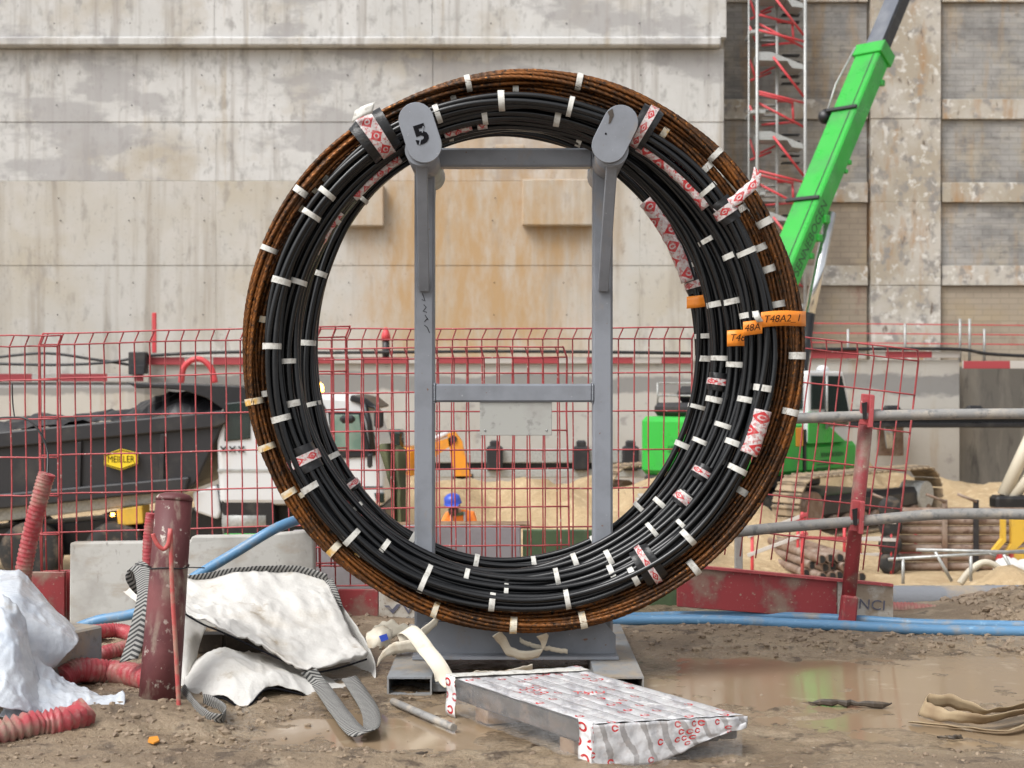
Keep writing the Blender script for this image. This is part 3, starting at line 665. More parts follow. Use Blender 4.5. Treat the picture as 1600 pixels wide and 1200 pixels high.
def strands(ring, parent, n, r, mat, steps, seg, twists, name, lobed=False, loose=.0025):
    pk = pack(n, ring.a, ring.b, r, ring.seed); pk = pk - pk.mean(0); ring.a = ring.b = float(np.max(np.hypot(pk[:,0], pk[:,1])))+r*.92; rnd = random.Random(ring.seed+5)
    fr = [ring.frame(2*math.pi*i/steps) for i in range(steps)]
    for q in range(n):
        ph = [(k, rnd.uniform(-1, 1)*loose, rnd.uniform(0, 6.28)) for k in (3, 4, 6, 9)]
        pts = []
        for i in range(steps):
            t = 2*math.pi*i/steps; c, N, B = fr[i]; tw = twists*t + .35*math.sin(2*t+ring.seed)
            u = pk[q][0]*math.cos(tw)-pk[q][1]*math.sin(tw); v = pk[q][0]*math.sin(tw)+pk[q][1]*math.cos(tw)
            u += sum(a*math.cos(k*t+p) for k, a, p in ph); v += sum(a*math.sin(k*t+p) for k, a, p in ph)*.6
            pts.append(c + N*u + B*v)
        mb = MB(); mb.tube(pts, r, seg, closed=True, twist=(2*math.pi/6*40/steps*6 if lobed else 0), lobes=1 if lobed else 0, lobe=.2)
        obj(name, mb, mat, parent, fix=False)
def band(ring, t0, t1, a, b, n, mat, parent, name, wr=.0015, du=0., dv=0., seg=20, us=1., vs=1., taper=0., label=None, cap=False):
    mb = MB(); pts = []; uv = []
    for i in range(n):
        t = t0+(t1-t0)*i/(n-1); c, N, B = ring.frame(t); k_ = 1-taper*abs(i/(n-1)*2-1)
        for k in range(seg):
            g = 2*math.pi*k/seg; sk = mnoise.noise((math.cos(g)*1.7+t*30, math.sin(g)*1.7, ring.seed+t*9))*wr
            cg, sg = math.cos(g), math.sin(g); e = (abs(cg)**2.4+abs(sg)**2.4)**(-1/2.4)
            pts.append(c + N*(du+(a*k_+sk)*cg*e) + B*(dv+(b*k_+sk)*sg*e)); uv.append((k/seg*us, i/(n-1)*vs))
    # close with a repeated seam so the print does not smear
    mb.v = [tuple(p) for p in pts]; mb.uv = uv
    for i in range(n-1):
        for k in range(seg):
            k2 = (k+1) % seg; mb.f.append((i*seg+k, i*seg+k2, (i+1)*seg+k2, (i+1)*seg+k)); mb.sm.append(True)
    if cap: mb.f += [tuple(range(seg)), tuple((n-1)*seg+k for k in range(seg))]; mb.sm += [False]*2
    return obj(name, mb, mat, parent, label=label)

RINGS = {
 'R1': Ring(391, 1246, 120, 978, 6.61, .036, .036, 11), 'R2': Ring(409, 1221, 140, 963, 6.665, .036, .034, 12),
 'B1': Ring(425, 1197, 157, 944, 6.565, .036, .036, 13), 'B2': Ring(449, 1174, 176, 928, 6.63, .036, .036, 14),
 'B3': Ring(452, 1149, 187, 913, 6.70, .036, .034, 15), 'B4': Ring(456, 1125, 193, 899, 6.78, .034, .03, 16),
 'B5': Ring(479, 1100, 201, 886, 7.02, .034, .036, 17), 'B6': Ring(482, 1112, 196, 893, 7.10, .034, .036, 18)}
LAB = {
 'R1': 'outermost bundle of bare rusty steel strands, rim of the coil', 'R2': 'second bundle of bare rusty steel strands, just inside the outermost one',
 'B1': 'largest black sheathed cable bundle, touching the inside of the rusty strands', 'B2': 'black sheathed cable bundle second in from the rusty strands',
 'B3': 'black cable bundle third in from the rusty strands, with a low orange tag', 'B4': 'black cable bundle fourth in from the rusty strands, in front of the posts',
 'B5': 'innermost black cable bundle, passing behind the stand posts with tape-wrapped end', 'B6': 'rearmost black cable bundle, mostly hidden behind the innermost one'}
BUN = {}
for k, rg in RINGS.items():
    rust = k[0] == 'R'
    BUN[k] = thing('rusty_strand_bundle' if rust else 'black_cable_bundle', LAB[k], 'cable', rg.c(-math.pi/2), 'cable bundles coiled on the stand')
    if rust: strands(rg, BUN[k], 10, .0098, 'rust_strand', 380, 12, 2, 'strand', True, .002)
    else: strands(rg, BUN[k], 6, .0146, 'black_sheath', 190, 10, 1, 'sheathed_cable', False, .005)
TIES = {
 'R1': [(730,124),(905,126),(461,293),(412,386),(1120,240),(1200,345),(1253,556),(1240,645),(397,627,1),(408,702,1),(459,766,1),(522,858,1),(677,962,1),(802,985,1),(912,975,1),(1085,888)],
 'R2': [(703,132),(806,135),(488,261),(481,290,1),(462,321,1),(400,498,1),(404,617),(484,765,1),(548,880,1),(1043,200,1),(1108,258),(1183,310),(1215,375),(1208,418),(1223,474),(1170,775)],
 'B1': [(681,170),(783,150),(893,158),(520,310),(473,327),(432,437),(422,541),(435,655),(484,762),(560,828),(655,925),(767,958),(885,930),(990,900),(1113,290),(1175,390),(1195,607),(1153,734),(1087,853)],
 'B2': [(757,180),(872,178),(458,438),(445,565),(453,632),(617,830),(667,897),(790,935),(1140,400),(1172,492),(1167,625),(1142,690),(1080,835),(955,892)],
 'B3': [(640,215),(505,330),(728,905),(870,900),(1105,375),(1148,470),(1150,570),(1130,665),(1070,775),(1018,827),(950,868)],
 'B4': [(700,200),(910,207),(1120,475),(1128,560),(1118,625),(1095,690),(1040,795),(900,880),(560,790)],
 'B5': [(497,427),(478,536),(483,633),(508,720),(1090,410),(1102,525),(1090,560),(1087,635),(1075,700),(1005,800),(638,855),(743,885),(835,885),(930,850),(560,305)],
 'B6': [(1112,620),(1050,760)]}
rt = random.Random(3)
for k, lst in TIES.items():
    rg = RINGS[k]
    for q in lst:
        t = rg.at(q[0], q[1]); hw = rt.uniform(.0095, .0135)
        pr = rt.uniform(.98, 1.06)
        band(rg, t-hw, t+hw, rg.a*.97*pr, rg.b*.97*pr, 4, 'tape_rusty' if len(q) > 2 else 'tape_white', BUN[k], 'tape_tie', .003)
# wide black wraps bound with printed tape
def wrap(rk, px, py, hw, a, b, du=0., dv=0., tape=.55, off=0., us=3, vs=1):
    rg = RINGS[rk]; t = rg.at(px, py)
    s_ = band(rg, t-hw, t+hw, a, b, 9, 'black_wrap', BUN[rk], 'rubber_wrap', .008, du, dv, 28, taper=.05)
    if tape: band(rg, t+off-hw*tape, t+off+hw*tape, a+.005, b+.005, 6, 'tape_printed', s_, 'printed_tape', .004, du, dv, 28, us=us, vs=vs)
    return s_
wrap('B1', 585, 208, .068, .105, .085, .035, -.03, .45, us=9)
wrap('B1', 1014, 184, .04, .10, .07, .035, -.02, .42, us=9)
wrap('B1', 1145, 322, .05, .052, .055, .005, -.01, .4, us=5)
wrap('B2', 468, 722, .055, .075, .07, .03, -.02, .36, us=7)
wrap('B2', 1020, 895, .045, .095, .08, .035, -.03, .3, us=9)
wrap('B3', 1100, 740, .035, .05, .05, tape=.4, us=4); wrap('B3', 1088, 797, .035, .05, .05, tape=.5, us=4)
wrap('B4', 1124, 597, .04, .05, .05, tape=.35, us=4)
wrap('B5', 1078, 447, .04, .05, .05, tape=.4, us=4); wrap('B5', 535, 770, .03, .05, .05, tape=.5, us=4)
def sleeve(rk, p0, p1, a, du, dv, us, vs):
    rg = RINGS[rk]; t0, t1 = rg.at(*p0), rg.at(*p1)
    return band(rg, t0, t1, a, a, 22, 'tape_printed', BUN[rk], 'taped_sleeve', .006, du, dv, 14, us=us, vs=vs, cap=True)
sleeve('B2', (1000,222), (1112,318), .034, .012, -.04, 2, 5)
sleeve('B5', (1012,312), (1078,440), .034, -.035, -.03, 2, 6)
sleeve('B1', (1220,648), (1188,718), .042, .012, -.025, 2, 3)
sleeve('B3', (690,200), (735,190), .02, -.02, -.03, 2, 3); sleeve('B3', (744,190), (760,188), .022, -.02, -.03, 2, 1)
sleeve('B3', (545,302), (622,243), .02, -.03, -.03, 2, 6); sleeve('B3', (500,400), (530,330), .018, -.026, -.025, 2, 5)
# loose tape tail at the upper right wrap
rg = RINGS['B1']; p0 = P(1120,332,6.52)
tail = ribbon([p0, P(1145,316,6.50), P(1163,300,6.50), P(1178,288,6.50), P(1184,266,6.51)], Vector((.66,-.2,-.72)), .05, 24, .01, 2.); tail.uv = [(u*.6, v) for u, v in tail.uv]
solid(obj('tape_tail', tail, 'tape_printed', BUN['B1'], label='loose end of printed tape sticking up'), .002)
# orange tags with hand lettering
def strip(pts, wdt, parent, label):
    mb = ribbon(pts, Vector((0,0,1)), wdt, 20); return solid(obj('tag', mb, 'tag_orange', parent, label=label), .002)
tg = strip([P(1189,500,6.50), P(1205,498,6.50), P(1228,497,6.51), P(1250,498,6.55), P(1259,498,6.62)], 24*6.47/FPX, BUN['R2'], 'orange tag lettered T48A2_1')
text('T48A2_1', .046, P(1222,498,6.49), 'ink', tg, 'lettering', Matrix.Rotation(R(-2), 3, 'Y'), .25, 1.0)
tg = strip([P(1161,514,6.50), P(1176,512,6.495), P(1191,510,6.50)], 22*6.5/FPX, BUN['B1'], 'orange tag lettered 48A')
text('48A', .045, P(1175,512,6.486), 'ink', tg, 'lettering', Matrix.Rotation(R(-7), 3, 'Y'), .25)
tg = strip([P(1136,529,6.555), P(1150,528,6.545), P(1163,528,6.555)], 25*6.55/FPX, BUN['B2'], 'orange tag lettered T46')
text('T46', .045, P(1152,528,6.536), 'ink', tg, 'lettering', None, .25)
tg = strip([P(1073,473,6.98), P(1092,471,6.955), P(1111,468,6.97)], 19*6.9/FPX, BUN['B5'], 'dull orange tag on the innermost bundle')
solid(obj('paper_label', ribbon([P(1180,486,6.49), P(1183,495,6.47), P(1188,503,6.48)], Vector((1,0,.2)), .03, 8), 'tape_white', BUN['R2']), .001)
solid(obj('paper_label', ribbon([P(552,182,6.46), P(566,174,6.42), P(584,168,6.42)], Vector((.25,0,.97)), .055, 8), 'tape_white', BUN['R2']), .001)
# ------------------------------------------------------------------ site fence
def fence_panel(label, x0, y0, wpx, hpx, ang, d, lean, sp=23.6, phase=8, off=(0,), seed=0, bend=7):
    t = thing('fence_panel', label, 'fence', P(x0, y0, d), 'red mesh fence panels behind the coil')
    ca, sa = math.cos(R(ang)), math.sin(R(ang)); rnd = random.Random(seed)
    def Q(u, h):                       # u along, h up from the bottom, in photo pixels at depth d
        dd = d + .02*math.sin(u*.01+seed) - (.05*max(0, h-(hpx-17))/17); ux = u + (bend*max(0, h-(hpx-17))/17) + lean*h/hpx
        return P(x0 + ux*ca - h*sa, y0 - h*ca - ux*sa, dd)
    u = phase
    us = [0]
    while u < wpx-4: us.append(u); u += sp + rnd.uniform(-.5, .5)
    us.append(wpx)
    for u in us:
        j = [rnd.uniform(-1., 1.) for _ in range(8)]
        pts = [Q(u+(j[i] if 0 < i < 6 else 0), h) for i, h in enumerate((0, hpx*.18, hpx*.36, hpx*.54, hpx*.72, hpx-17, hpx))]
        obj('vertical_wire', MB().tube(pts, .0046 if u not in (0, wpx) else .0062, 6), 'red_fence', t, fix=False)
    for i, h in enumerate([hpx, hpx-17] + [hpx-17-53-60*k for k in range(6) if hpx-70-60*k > -8]):
        pts = [Q(wpx*q/8, h + rnd.uniform(-.8, .8)) + Vector((0, -.007, 0)) for q in range(9)]
        obj('horizontal_wire', MB().tube(pts, .0052, 6), 'red_fence', t, fix=False)
    return t, Q
fence_panel('leftmost red mesh fence panel, its right edge above the red kickboard', -60, 893, 153, 368, .3, 8.22, -2, seed=1)
fence_panel('red mesh fence panel in front of the dump truck, left of the coil', 65, 899, 480, 377, 1.5, 8.3, 5, seed=2)
fence_panel('wide red mesh fence panel behind the middle of the coil stand', 486, 886, 595, 372, .2, 8.36, 2, seed=3)
t4, Q4 = fence_panel('lower red mesh fence panel seen between the stand posts above lettered board', 487, 917, 402, 372, .5, 8.24, -1, seed=4, phase=14, bend=-5)
t5, Q5 = fence_panel('tilted red mesh fence panel at the right of the coil', 1052, 858, 345, 351, -6.3, 8.34, 4, seed=5, bend=-4, sp=24)
def board(px0, px1, ya, yb, yc, yd, d, mat, parent, name, label=None, group=None, cat=None, th=.03):
    mb = MB().prism([P(px0,yc,d), P(px1,yd,d), P(px1,yb,d), P(px0,ya,d)], (0, th, 0))
    o = obj(name, mb, mat, parent, label=label, cat=cat, group=group); bevel(o, .004, 1); return o
board(-90, 101, 893, 894, 966, 968, 8.2, 'red_board', None, 'kickboard', 'dirty red kickboard under the leftmost fence panel', None, 'board')
board(103, 300, 893, 893, 972, 974, 8.26, 'red_board', None, 'kickboard', 'red kickboard mostly hidden behind the pale concrete slab', None, 'board')
lb = thing('lettered_kickboard', 'red and white lettered kickboard under the coil', 'board', P(700, 980, 8.2))
board(528, 591, 921, 921, 979, 980, 8.2, 'red_board', lb, 'red_section'); wbd = board(592, 830, 921, 922, 982, 984, 8.2, 'white_board', lb, 'white_section'); board(831, 900, 921, 922, 981, 982, 8.2, 'red_board', lb, 'red_section')
M('print_navy', (.10, .10, .14), [((.3, .27, .22), 20, .55, .7)], rough=.6)
def PX(px, py, d, dx=0, dz=0): return P(px, py, d)
obj('emblem', MB().prism([P(600,946,8.195), P(608,946,8.195), P(613,952,8.195), P(620,944,8.195), P(627,944,8.195), P(614,959,8.195)], (0, -.001, 0)), 'print_navy', wbd)
text('VINCI', .085, P(672, 952, 8.194), 'print_navy', wbd, sx=1.5); text('CONSTRUCTION', .042, P(688, 968, 8.194), 'print_navy', wbd, sx=1.25)
rb = thing('tilted_kickboard', 'worn red kickboard with a muddy white end below the tilted fence', 'board', P(1250, 975, 8.25))
board(1058, 1308, 884, 907, 948, 968, 8.25, 'red_board', rb, 'red_section'); we = board(1309, 1396, 908, 916, 966, 975, 8.25, 'white_board', rb, 'white_section')
text('VINCI', .085, P(1352, 945, 8.244), 'print_navy', we, sx=1.1, rot=Matrix.Rotation(R(4), 3, 'Y'))
obj('edge_strip', MB().prism([P(1058,881,8.23), P(1396,913,8.23), P(1396,917,8.23), P(1058,885,8.23)], (0, .05, 0)), 'red_fence', rb)

# slabs leaning behind and in front of the fence
sl1 = MB().prism([P(108,985,7.95), P(492,985,7.95), P(490,829,8.0), P(392,837,8.0), P(300,838,8.0), P(296,846,8.0), P(109,848,8.0)], (0, .09, 0))
bevel(obj('concrete_slab', sl1, 'slab', label='pale stained concrete slab standing on edge behind the white bag', cat='slab'), .01)
bevel(obj('concrete_slab', MB().prism([P(455,975,8.8), P(814,975,8.8), P(814,823,8.8), P(640,822,8.8), P(455,830,8.8)], (0, .09, 0)), 'slab_mauve', label='mauve grey slab behind the fence at the left stand post', cat='slab'), .01)
bevel(obj('green_hoarding', MB().prism([P(817,990,8.82), P(1066,990,8.82), P(1066,829,8.82), P(817,828,8.82)], (0, .05, 0)), 'olive_panel', label='dull green panel behind the fence at the right stand post', cat='panel'), .006)
obj('grey_post', MB().cbox((P(1154,860,8.5).x, 8.5, .3), (.045, .045, .62), .004), 'slab', label='short grey post behind the fence at the lower right of the coil', cat='post', fix=False)
obj('timber_plank', MB().cbox(P(700,820,9.3), (1.1, .2, .03), .004), 'wood', label='thin plank lying behind the mauve slab', cat='plank', fix=False)
obj('green_strip', MB().cbox(P(430,836,8.3), (.6, .03, .02), .004), 'green_paint', label='narrow green strip along the top of the pale slab', cat='strip', fix=False)

# red post and the two scaffold tubes clamped to it
rp = thing('rail_post', 'leaning red steel post clamped to two grey scaffold tubes', 'post', P(1322, 980, 8.1))
obj('shaft', MB().bar(P(1323,962,8.12), P(1355,640,8.12), .041, 14), 'red_board', rp)
obj('socket', MB().beam(P(1322,984,8.1), P(1328,930,8.1), .085, .09, (0,1,0)), 'red_board', rp, fix=False)
for (cx, cy) in ((1353, 640), (1338, 806)):
    obj('clamp', MB().beam(P(cx-2,cy+24,8.02), P(cx+3,cy-24,8.02), .07, .03, (0,1,0)).beam(P(cx+6,cy+28,8.0), P(cx+9,cy-22,8.0), .025, .05, (0,1,0)), 'red_fence', rp, fix=False)
    obj('wedge', MB().prism([P(cx-6,cy-10,7.99), P(cx+2,cy-12,7.99), P(cx+1,cy+16,7.99), P(cx-4,cy+14,7.99)], (0,.02,0)), 'black_paint', rp)
M('muddy_tube', (.24, .235, .225), [((.36, .32, .27), 9, .5, .66), ((.14, .14, .14), 20, .55, .68)], rough=.55, bump=(.4, 60, .004))
wire('scaffold_tube', [P(1190,656,8.05), P(1350,650,8.03), P(1500,647,8.0), P(1700,646,7.98)], .031, 'muddy_tube', 'upper grey muddy scaffold tube running right from the coil', 'tube', 30, 14, 'scaffold tubes on the red post')
wire('scaffold_tube', [P(1120,835,8.05), P(1200,826,8.05), P(1345,814,8.03), P(1460,804,8.0), P(1560,803,8.0), P(1700,806,7.98)], .031, 'muddy_tube', 'lower grey muddy scaffold tube running right from the coil', 'tube', 30, 14, 'scaffold tubes on the red post')

# ------------------------------------------------------------------ pipes and hoses on the ground
def hose(label, pts, r, pitch=.022, mat='red_hose', seg=14, squash=1., group='red corrugated conduits', depth=.13, rest=True):
    c = spline(pts, 200); L_ = sum((c[i+1]-c[i]).length for i in range(199)); n = int(L_/pitch)*3
    p = spline(pts, n); p = lay(p, r, .7) if rest else p; rr = [r*(1+depth*(0, 1, .6)[i % 3]-depth*.5) for i in range(n)]
    return obj('corrugated_conduit', MB().tube(p, rr, seg), mat, label=label, cat='conduit', group=group)
hose('red corrugated conduit leaning against the leftmost fence panel', [P(74,735,7.95), P(62,780,7.95), P(47,840,7.98), P(36,900,8.0), P(34,950,8.05)], .047)
hose('thin red corrugated conduit standing behind the maroon pipe', [P(236,798,7.3), P(231,850,7.3), P(230,920,7.3), P(234,985,7.35)], .026, .018)
hose('red corrugated conduit curving over the mud left of the maroon pipe', [P(96,1062,6.35), P(112,1050,6.4), P(140,1046,6.45), P(175,1060,6.5), P(215,1077,6.4), P(240,1084,6.3), P(252,1085,6.3)], .055)
hose('red corrugated conduit half sunk behind the curving one', [P(135,1042,6.85), P(165,1034,6.9), P(200,1020,7.0), P(240,1000,7.2)], .038, .02)
hose('red corrugated conduit along the foot of the pale slab', [P(112,985,7.3), P(140,988,7.35), P(180,985,7.45), P(205,992,7.4), P(225,1015,7.2)], .038, .02)
hose('muddy red corrugated conduit right of the tilted kickboard', [P(1370,955,8.6), P(1420,955,8.6), P(1480,960,8.55), P(1540,956,8.5), P(1620,960,8.4)], .054, mat='muddy_hose', rest=False)
cr_ = hose('crushed red corrugated conduit in the bottom left corner', [P(-40,1196,5.35), P(10,1178,5.42), P(60,1160,5.5), P(100,1148,5.55), P(133,1135,5.65)], .052, .026, depth=.3, group='red corrugated conduits')
for v in cr_.data.vertices:
    k = mnoise.noise((v.co.x*14, v.co.y*14, v.co.z*14)); v.co += Vector((k*.01, k*.01, k*.022 - .008))
wire('wire_loop', [P(-20,655,8.12), P(15,652,8.12), P(42,655,8.1), P(62,675,8.08), P(74,705,8.05), P(74,742,7.97)], .006, 'black_paint', 'thin dark wire arching from the fence to the leaning conduit', 'wire', 40)
wire('hanging_wire', [P(19,600,8.15), P(20,630,8.15), P(23,653,8.13)], .004, 'black_paint', 'short thin wire hanging on the leftmost fence panel', 'wire')
wire('blue_pipe', [G(95,992,.03), P(150,970,7.75), P(215,957,7.7), P(262,930,7.7), P(310,898,7.7), P(370,862,7.7), P(430,826,7.75), P(475,810,8.0), P(505,810,8.6), P(530,840,9.1), P(540,960,9.2)], .029, 'blue_pipe', 'blue plastic pipe arching up over the pale slab to the coil', 'pipe', 60, 14, 'blue plastic pipes')
wire('blue_pipe', [P(900,975,8.1), P(1010,966,8.28), P(1150,964,8.3), P(1310,972,8.18), P(1430,985,7.98), P(1600,992,7.85), P(1700,998,7.8)], .027, 'blue_pipe', 'rear one of two blue plastic pipes lying right of the coil', 'pipe', 60, 14, 'blue plastic pipes', True)
wire('blue_pipe', [P(900,968,8.1), P(1010,972,8.1), P(1150,978,7.98), P(1300,986,7.86), P(1450,992,7.76), P(1600,998,7.68), P(1700,1002,7.64)], .030, 'blue_pipe', 'front one of two blue plastic pipes lying right of the coil', 'pipe', 60, 14, 'blue plastic pipes', True)
wire('large_pipe', [P(1380,938,9.0), P(1500,938,9.0), P(1720,936,9.0)], .095, 'pipe_grey', 'thick grey pipe caked with mud at the right edge', 'pipe', 20, 24)

# ------------------------------------------------------------------ maroon pipe with hooked bar
mp = thing('pipe_bollard', 'leaning maroon steel pipe with chipped paint standing in the mud', 'pipe', G(248, 1108))
pb, pt = P(247,1118,6.08), P(272,782,6.2)
obj('shaft', MB().tube([pb, pb.lerp(pt, .3), pb.lerp(pt, .7), pt], [.088, .086, .081, .079], 28), 'maroon_pipe', mp)
cp = MB(); pts = []
axp = (pt-pb).normalized(); bs = [pt + axp*h for h in (0, .012, .026, .034, .037)]
cp.tube(bs, [.081, .08, .066, .04, .008], 28); obj('cap', cp, 'maroon_pipe', mp)
wt = MB(); cen = pb.lerp(pt, .69)
wt.tube([cen + Vector((math.cos(a)*.085, math.sin(a)*.085, .004*math.sin(3*a))) for a in np.linspace(0, 6.283, 24)], .0028, 5); wt.tube([cen+Vector((-.06,-.065,.004)), cen+Vector((-.13,-.07,.02))], .0028, 5); wt.tube([cen+Vector((.08,-.03,0)), cen+Vector((.16,-.02,-.005))], .0028, 5)
obj('tie_wire', wt, 'black_paint', mp)
hk = spline([P(280,1118,5.96), P(275,1020,5.97), P(269,920,5.98), P(267,850,5.99), P(266,826,5.99)], 20) + spline([P(265,838,5.985), P(263,850,5.98), P(256,858,5.975), P(247,852,5.97), P(241,841,5.97), P(239,834,5.97)], 14)
obj('hooked_bar', MB().tube(hk, .0095, 10), 'pink_steel', label='thin pink steel bar with a hooked top leaning on the maroon pipe', cat='bar')

# ------------------------------------------------------------------ collapsed white bulk bag with chevron straps
bag = thing('bulk_bag', 'collapsed white woven bulk bag with grey chevron straps in the mud', 'bag', G(420, 1085))
def cloth(name, rows, nu, nv, mat, parent, rough, fs, seed, th=.004, **kw):
    return solid(obj(name, patch([[P(*q) for q in r] for r in rows], nu, nv, rough, fs, seed), mat, parent, **kw), th)
cloth('upper_sheet', [[(192,930,7.15),(235,905,7.2),(290,905,7.25),(370,894,7.3),(440,890,7.35),(510,905,7.3)],
    [(215,945,7.05),(255,925,7.05),(310,925,7.05),(375,915,7.1),(450,915,7.2),(522,935,7.15)],
    [(262,950,6.85),(290,950,6.8),(330,955,6.8),(400,960,6.85),(468,958,6.95),(535,965,7.0)],
    [(285,950,6.65),(310,962,6.6),(350,974,6.55),(410,993,6.6),(478,1008,6.65),(552,1000,6.85)],
    [(290,956,6.55),(315,970,6.5),(350,984,6.45),(412,1012,6.45),(480,1042,6.42),(574,1020,6.7)],
    [(291,959,6.56),(316,974,6.5),(350,988,6.46),(412,1017,6.45),(480,1048,6.42),(572,1032,6.68)]], 60, 70, 'white_fabric', bag, .02, 5., 1.)
cloth('side_sheet', [[(510,905,7.3),(470,900,7.5),(430,900,7.6)],[(530,945,7.2),(490,950,7.4),(440,950,7.5)],[(560,985,7.0),(520,1000,7.2),(460,1000,7.4)],[(584,1030,6.8),(560,1040,6.9),(480,1040,7.1)],[(588,1062,6.65),(565,1066,6.7),(500,1062,6.9)]], 40, 20, 'white_fabric', bag, .012, 6., 2.)
cloth('left_sheet', [[(262,945,6.9),(290,950,6.8),(322,985,6.65)],[(262,1000,6.7),(292,1000,6.6),(312,1010,6.7)],[(268,1050,6.45),(290,1055,6.42),(305,1040,6.6)],[(270,1085,6.35),(292,1085,6.32),(302,1060,6.5)]], 36, 20, 'white_fabric', bag, .012, 7., 3.)
cloth('lower_sheet', [[(296,1040,6.75),(335,1022,6.85),(385,1022,6.9),(430,1032,6.85),(480,1050,6.75),(530,1060,6.7)],
    [(292,1050,6.5),(335,1018,6.55),(390,1026,6.6),(430,1040,6.5),(480,1062,6.5),(545,1070,6.55)],
    [(288,1066,6.33),(340,1022,6.36),(388,1036,6.38),(432,1052,6.32),(484,1074,6.35),(560,1078,6.45)],
    [(290,1078,6.26),(338,1050,6.24),(386,1056,6.22),(436,1066,6.25),(490,1086,6.3),(556,1090,6.35)],
    [(300,1092,6.2),(345,1092,6.1),(384,1108,6.05),(420,1076,6.2),(492,1090,6.28),(552,1094,6.33)]], 50, 60, 'white_fabric', bag, .014, 7., 4.)
cloth('inner_sheet', [[(300,1030,7.1),(400,1040,7.1),(540,1045,7.1)],[(300,1045,7.05),(400,1050,7.05),(540,1055,7.1)],[(300,1060,6.9),(400,1065,6.9),(540,1070,6.95)]], 16, 24, 'white_fabric', bag, .01, 5., 5.)
for q in ([(290,960,6.54),(316,975,6.48),(350,989,6.44),(412,1018,6.43),(480,1048,6.40),(520,1046,6.5),(573,1030,6.66)], [(300,1090,6.19),(345,1090,6.09),(384,1106,6.04),(420,1076,6.18),(492,1090,6.27),(552,1094,6.32)]):
    obj('seam', MB().tube(spline([P(*v) for v in q], 40), .0045, 6), 'ink', bag)
edge = ribbon([P(205,918,7.16), P(250,906,7.17), P(300,908,7.2), P(370,896,7.25), P(430,893,7.3), P(470,894,7.3), P(512,906,7.27)], Vector((0,-.5,.85)), .075, 60, .006, 1.); solid(obj('edge_strap', edge, 'webbing', bag), .004)
stp = ribbon([P(512,906,7.27), P(520,925,7.2), P(528,950,7.15)], Vector((.7,-.3,.3)), .06, 14); solid(obj('edge_strap', stp, 'webbing', bag), .004)
solid(obj('lifting_strap', ribbon([P(230,925,6.9), P(212,912,6.85), P(203,895,6.8), P(210,884,6.78), P(222,892,6.72), P(228,925,6.5), P(222,960,6.4), P(212,1000,6.35), P(201,1032,6.3)], [Vector((.3,-.2,.9)), Vector((.5,-.3,.8)), Vector((.8,-.2,.5)), Vector((1,0,.3)), Vector((1,0,.2)), Vector((1,0,.25))], .085, 60, .004, 3.), 'webbing', bag), .004)
solid(obj('lifting_strap', ribbon([P(482,1048,6.4), P(500,1070,6.34), P(525,1105,5.95), P(548,1135,5.6), P(564,1146,5.49), P(580,1138,5.57), P(578,1110,5.88), P(560,1080,6.22), P(545,1058,6.45)], [Vector((1,-.2,.3)), Vector((1,-.1,.2)), Vector((1,0,.25)), Vector((.9,.3,.3)), Vector((.9,.4,.1)), Vector((.8,.5,.1))], .075, 60, .004, 4.), 'webbing', bag), .004)
solid(obj('lifting_strap', ribbon([P(284,1075,6.25), P(300,1098,6.0), P(322,1118,5.76), P(345,1124,5.70), P(352,1112,5.83), P(335,1100,5.97), P(318,1095,6.05)], [Vector((.5,-.6,.6)), Vector((.2,-.6,.8)), Vector((.1,-.3,.9))], .07, 50, .004, 5.), 'webbing', bag), .004)
for i, (a, b) in enumerate(((300, 352), (356, 412))):
    obj('timber_block', MB().cbox(P((a+b)/2, 1003, 7.05), ((b-a)*7/FPX, .1, .09), .005), 'wet_wood', label=('dark timber block under the white bag beside the maroon pipe', 'dark timber block under the middle of the white bag')[i], cat='timber', fix=False)

# white plastic sheet over a crate at the left edge
ps = thing('plastic_sheet', 'crumpled white plastic sheeting heaped over a box at the left edge', 'sheet', G(40, 1140))
cloth('top_sheet', [[(-90,900,6.75),(-30,895,6.75),(25,893,6.7),(48,910,6.7),(82,948,6.6),(120,990,6.5)],
    [(-90,930,6.4),(-30,925,6.4),(20,925,6.35),(50,945,6.35),(88,975,6.3),(122,1008,6.3)],
    [(-90,975,6.1),(-30,970,6.1),(15,975,6.1),(45,985,6.1),(78,1005,6.15),(106,1022,6.2)],
    [(-90,1030,5.9),(-30,1030,5.9),(10,1030,5.9),(40,1040,5.95),(66,1050,6.05),(84,1046,6.15)]], 60, 60, 'plastic_sheet', ps, .013, 5., 11.)
cloth('front_sheet', [[(-90,950,6.05),(-30,940,6.05),(0,935,6.0),(20,945,6.0),(40,975,6.0)],
    [(-90,1010,5.8),(-30,1005,5.8),(5,1005,5.78),(32,1020,5.8),(58,1050,5.9)],
    [(-90,1070,5.6),(-30,1070,5.6),(10,1075,5.6),(45,1090,5.65),(70,1100,5.8)],
    [(-90,1110,5.5),(-30,1105,5.5),(10,1110,5.5),(50,1120,5.6),(80,1112,5.75)]], 60, 50, 'plastic_sheet', ps, .02, 6., 12.)
cloth('ground_sheet', [[(40,1010,6.05),(70,1040,6.05),(95,1062,6.05),(120,1075,6.0),(150,1082,6.0)],
    [(30,1050,5.85),(70,1075,5.85),(105,1088,5.85),(140,1094,5.88),(175,1090,5.95)],
    [(15,1095,5.68),(60,1112,5.68),(105,1112,5.74),(145,1106,5.84),(192,1084,5.98)],
    [(0,1120,5.58),(50,1142,5.52),(95,1140,5.6),(140,1124,5.76),(196,1104,5.88)]], 44, 50, 'plastic_sheet', ps, .014, 9., 13.)
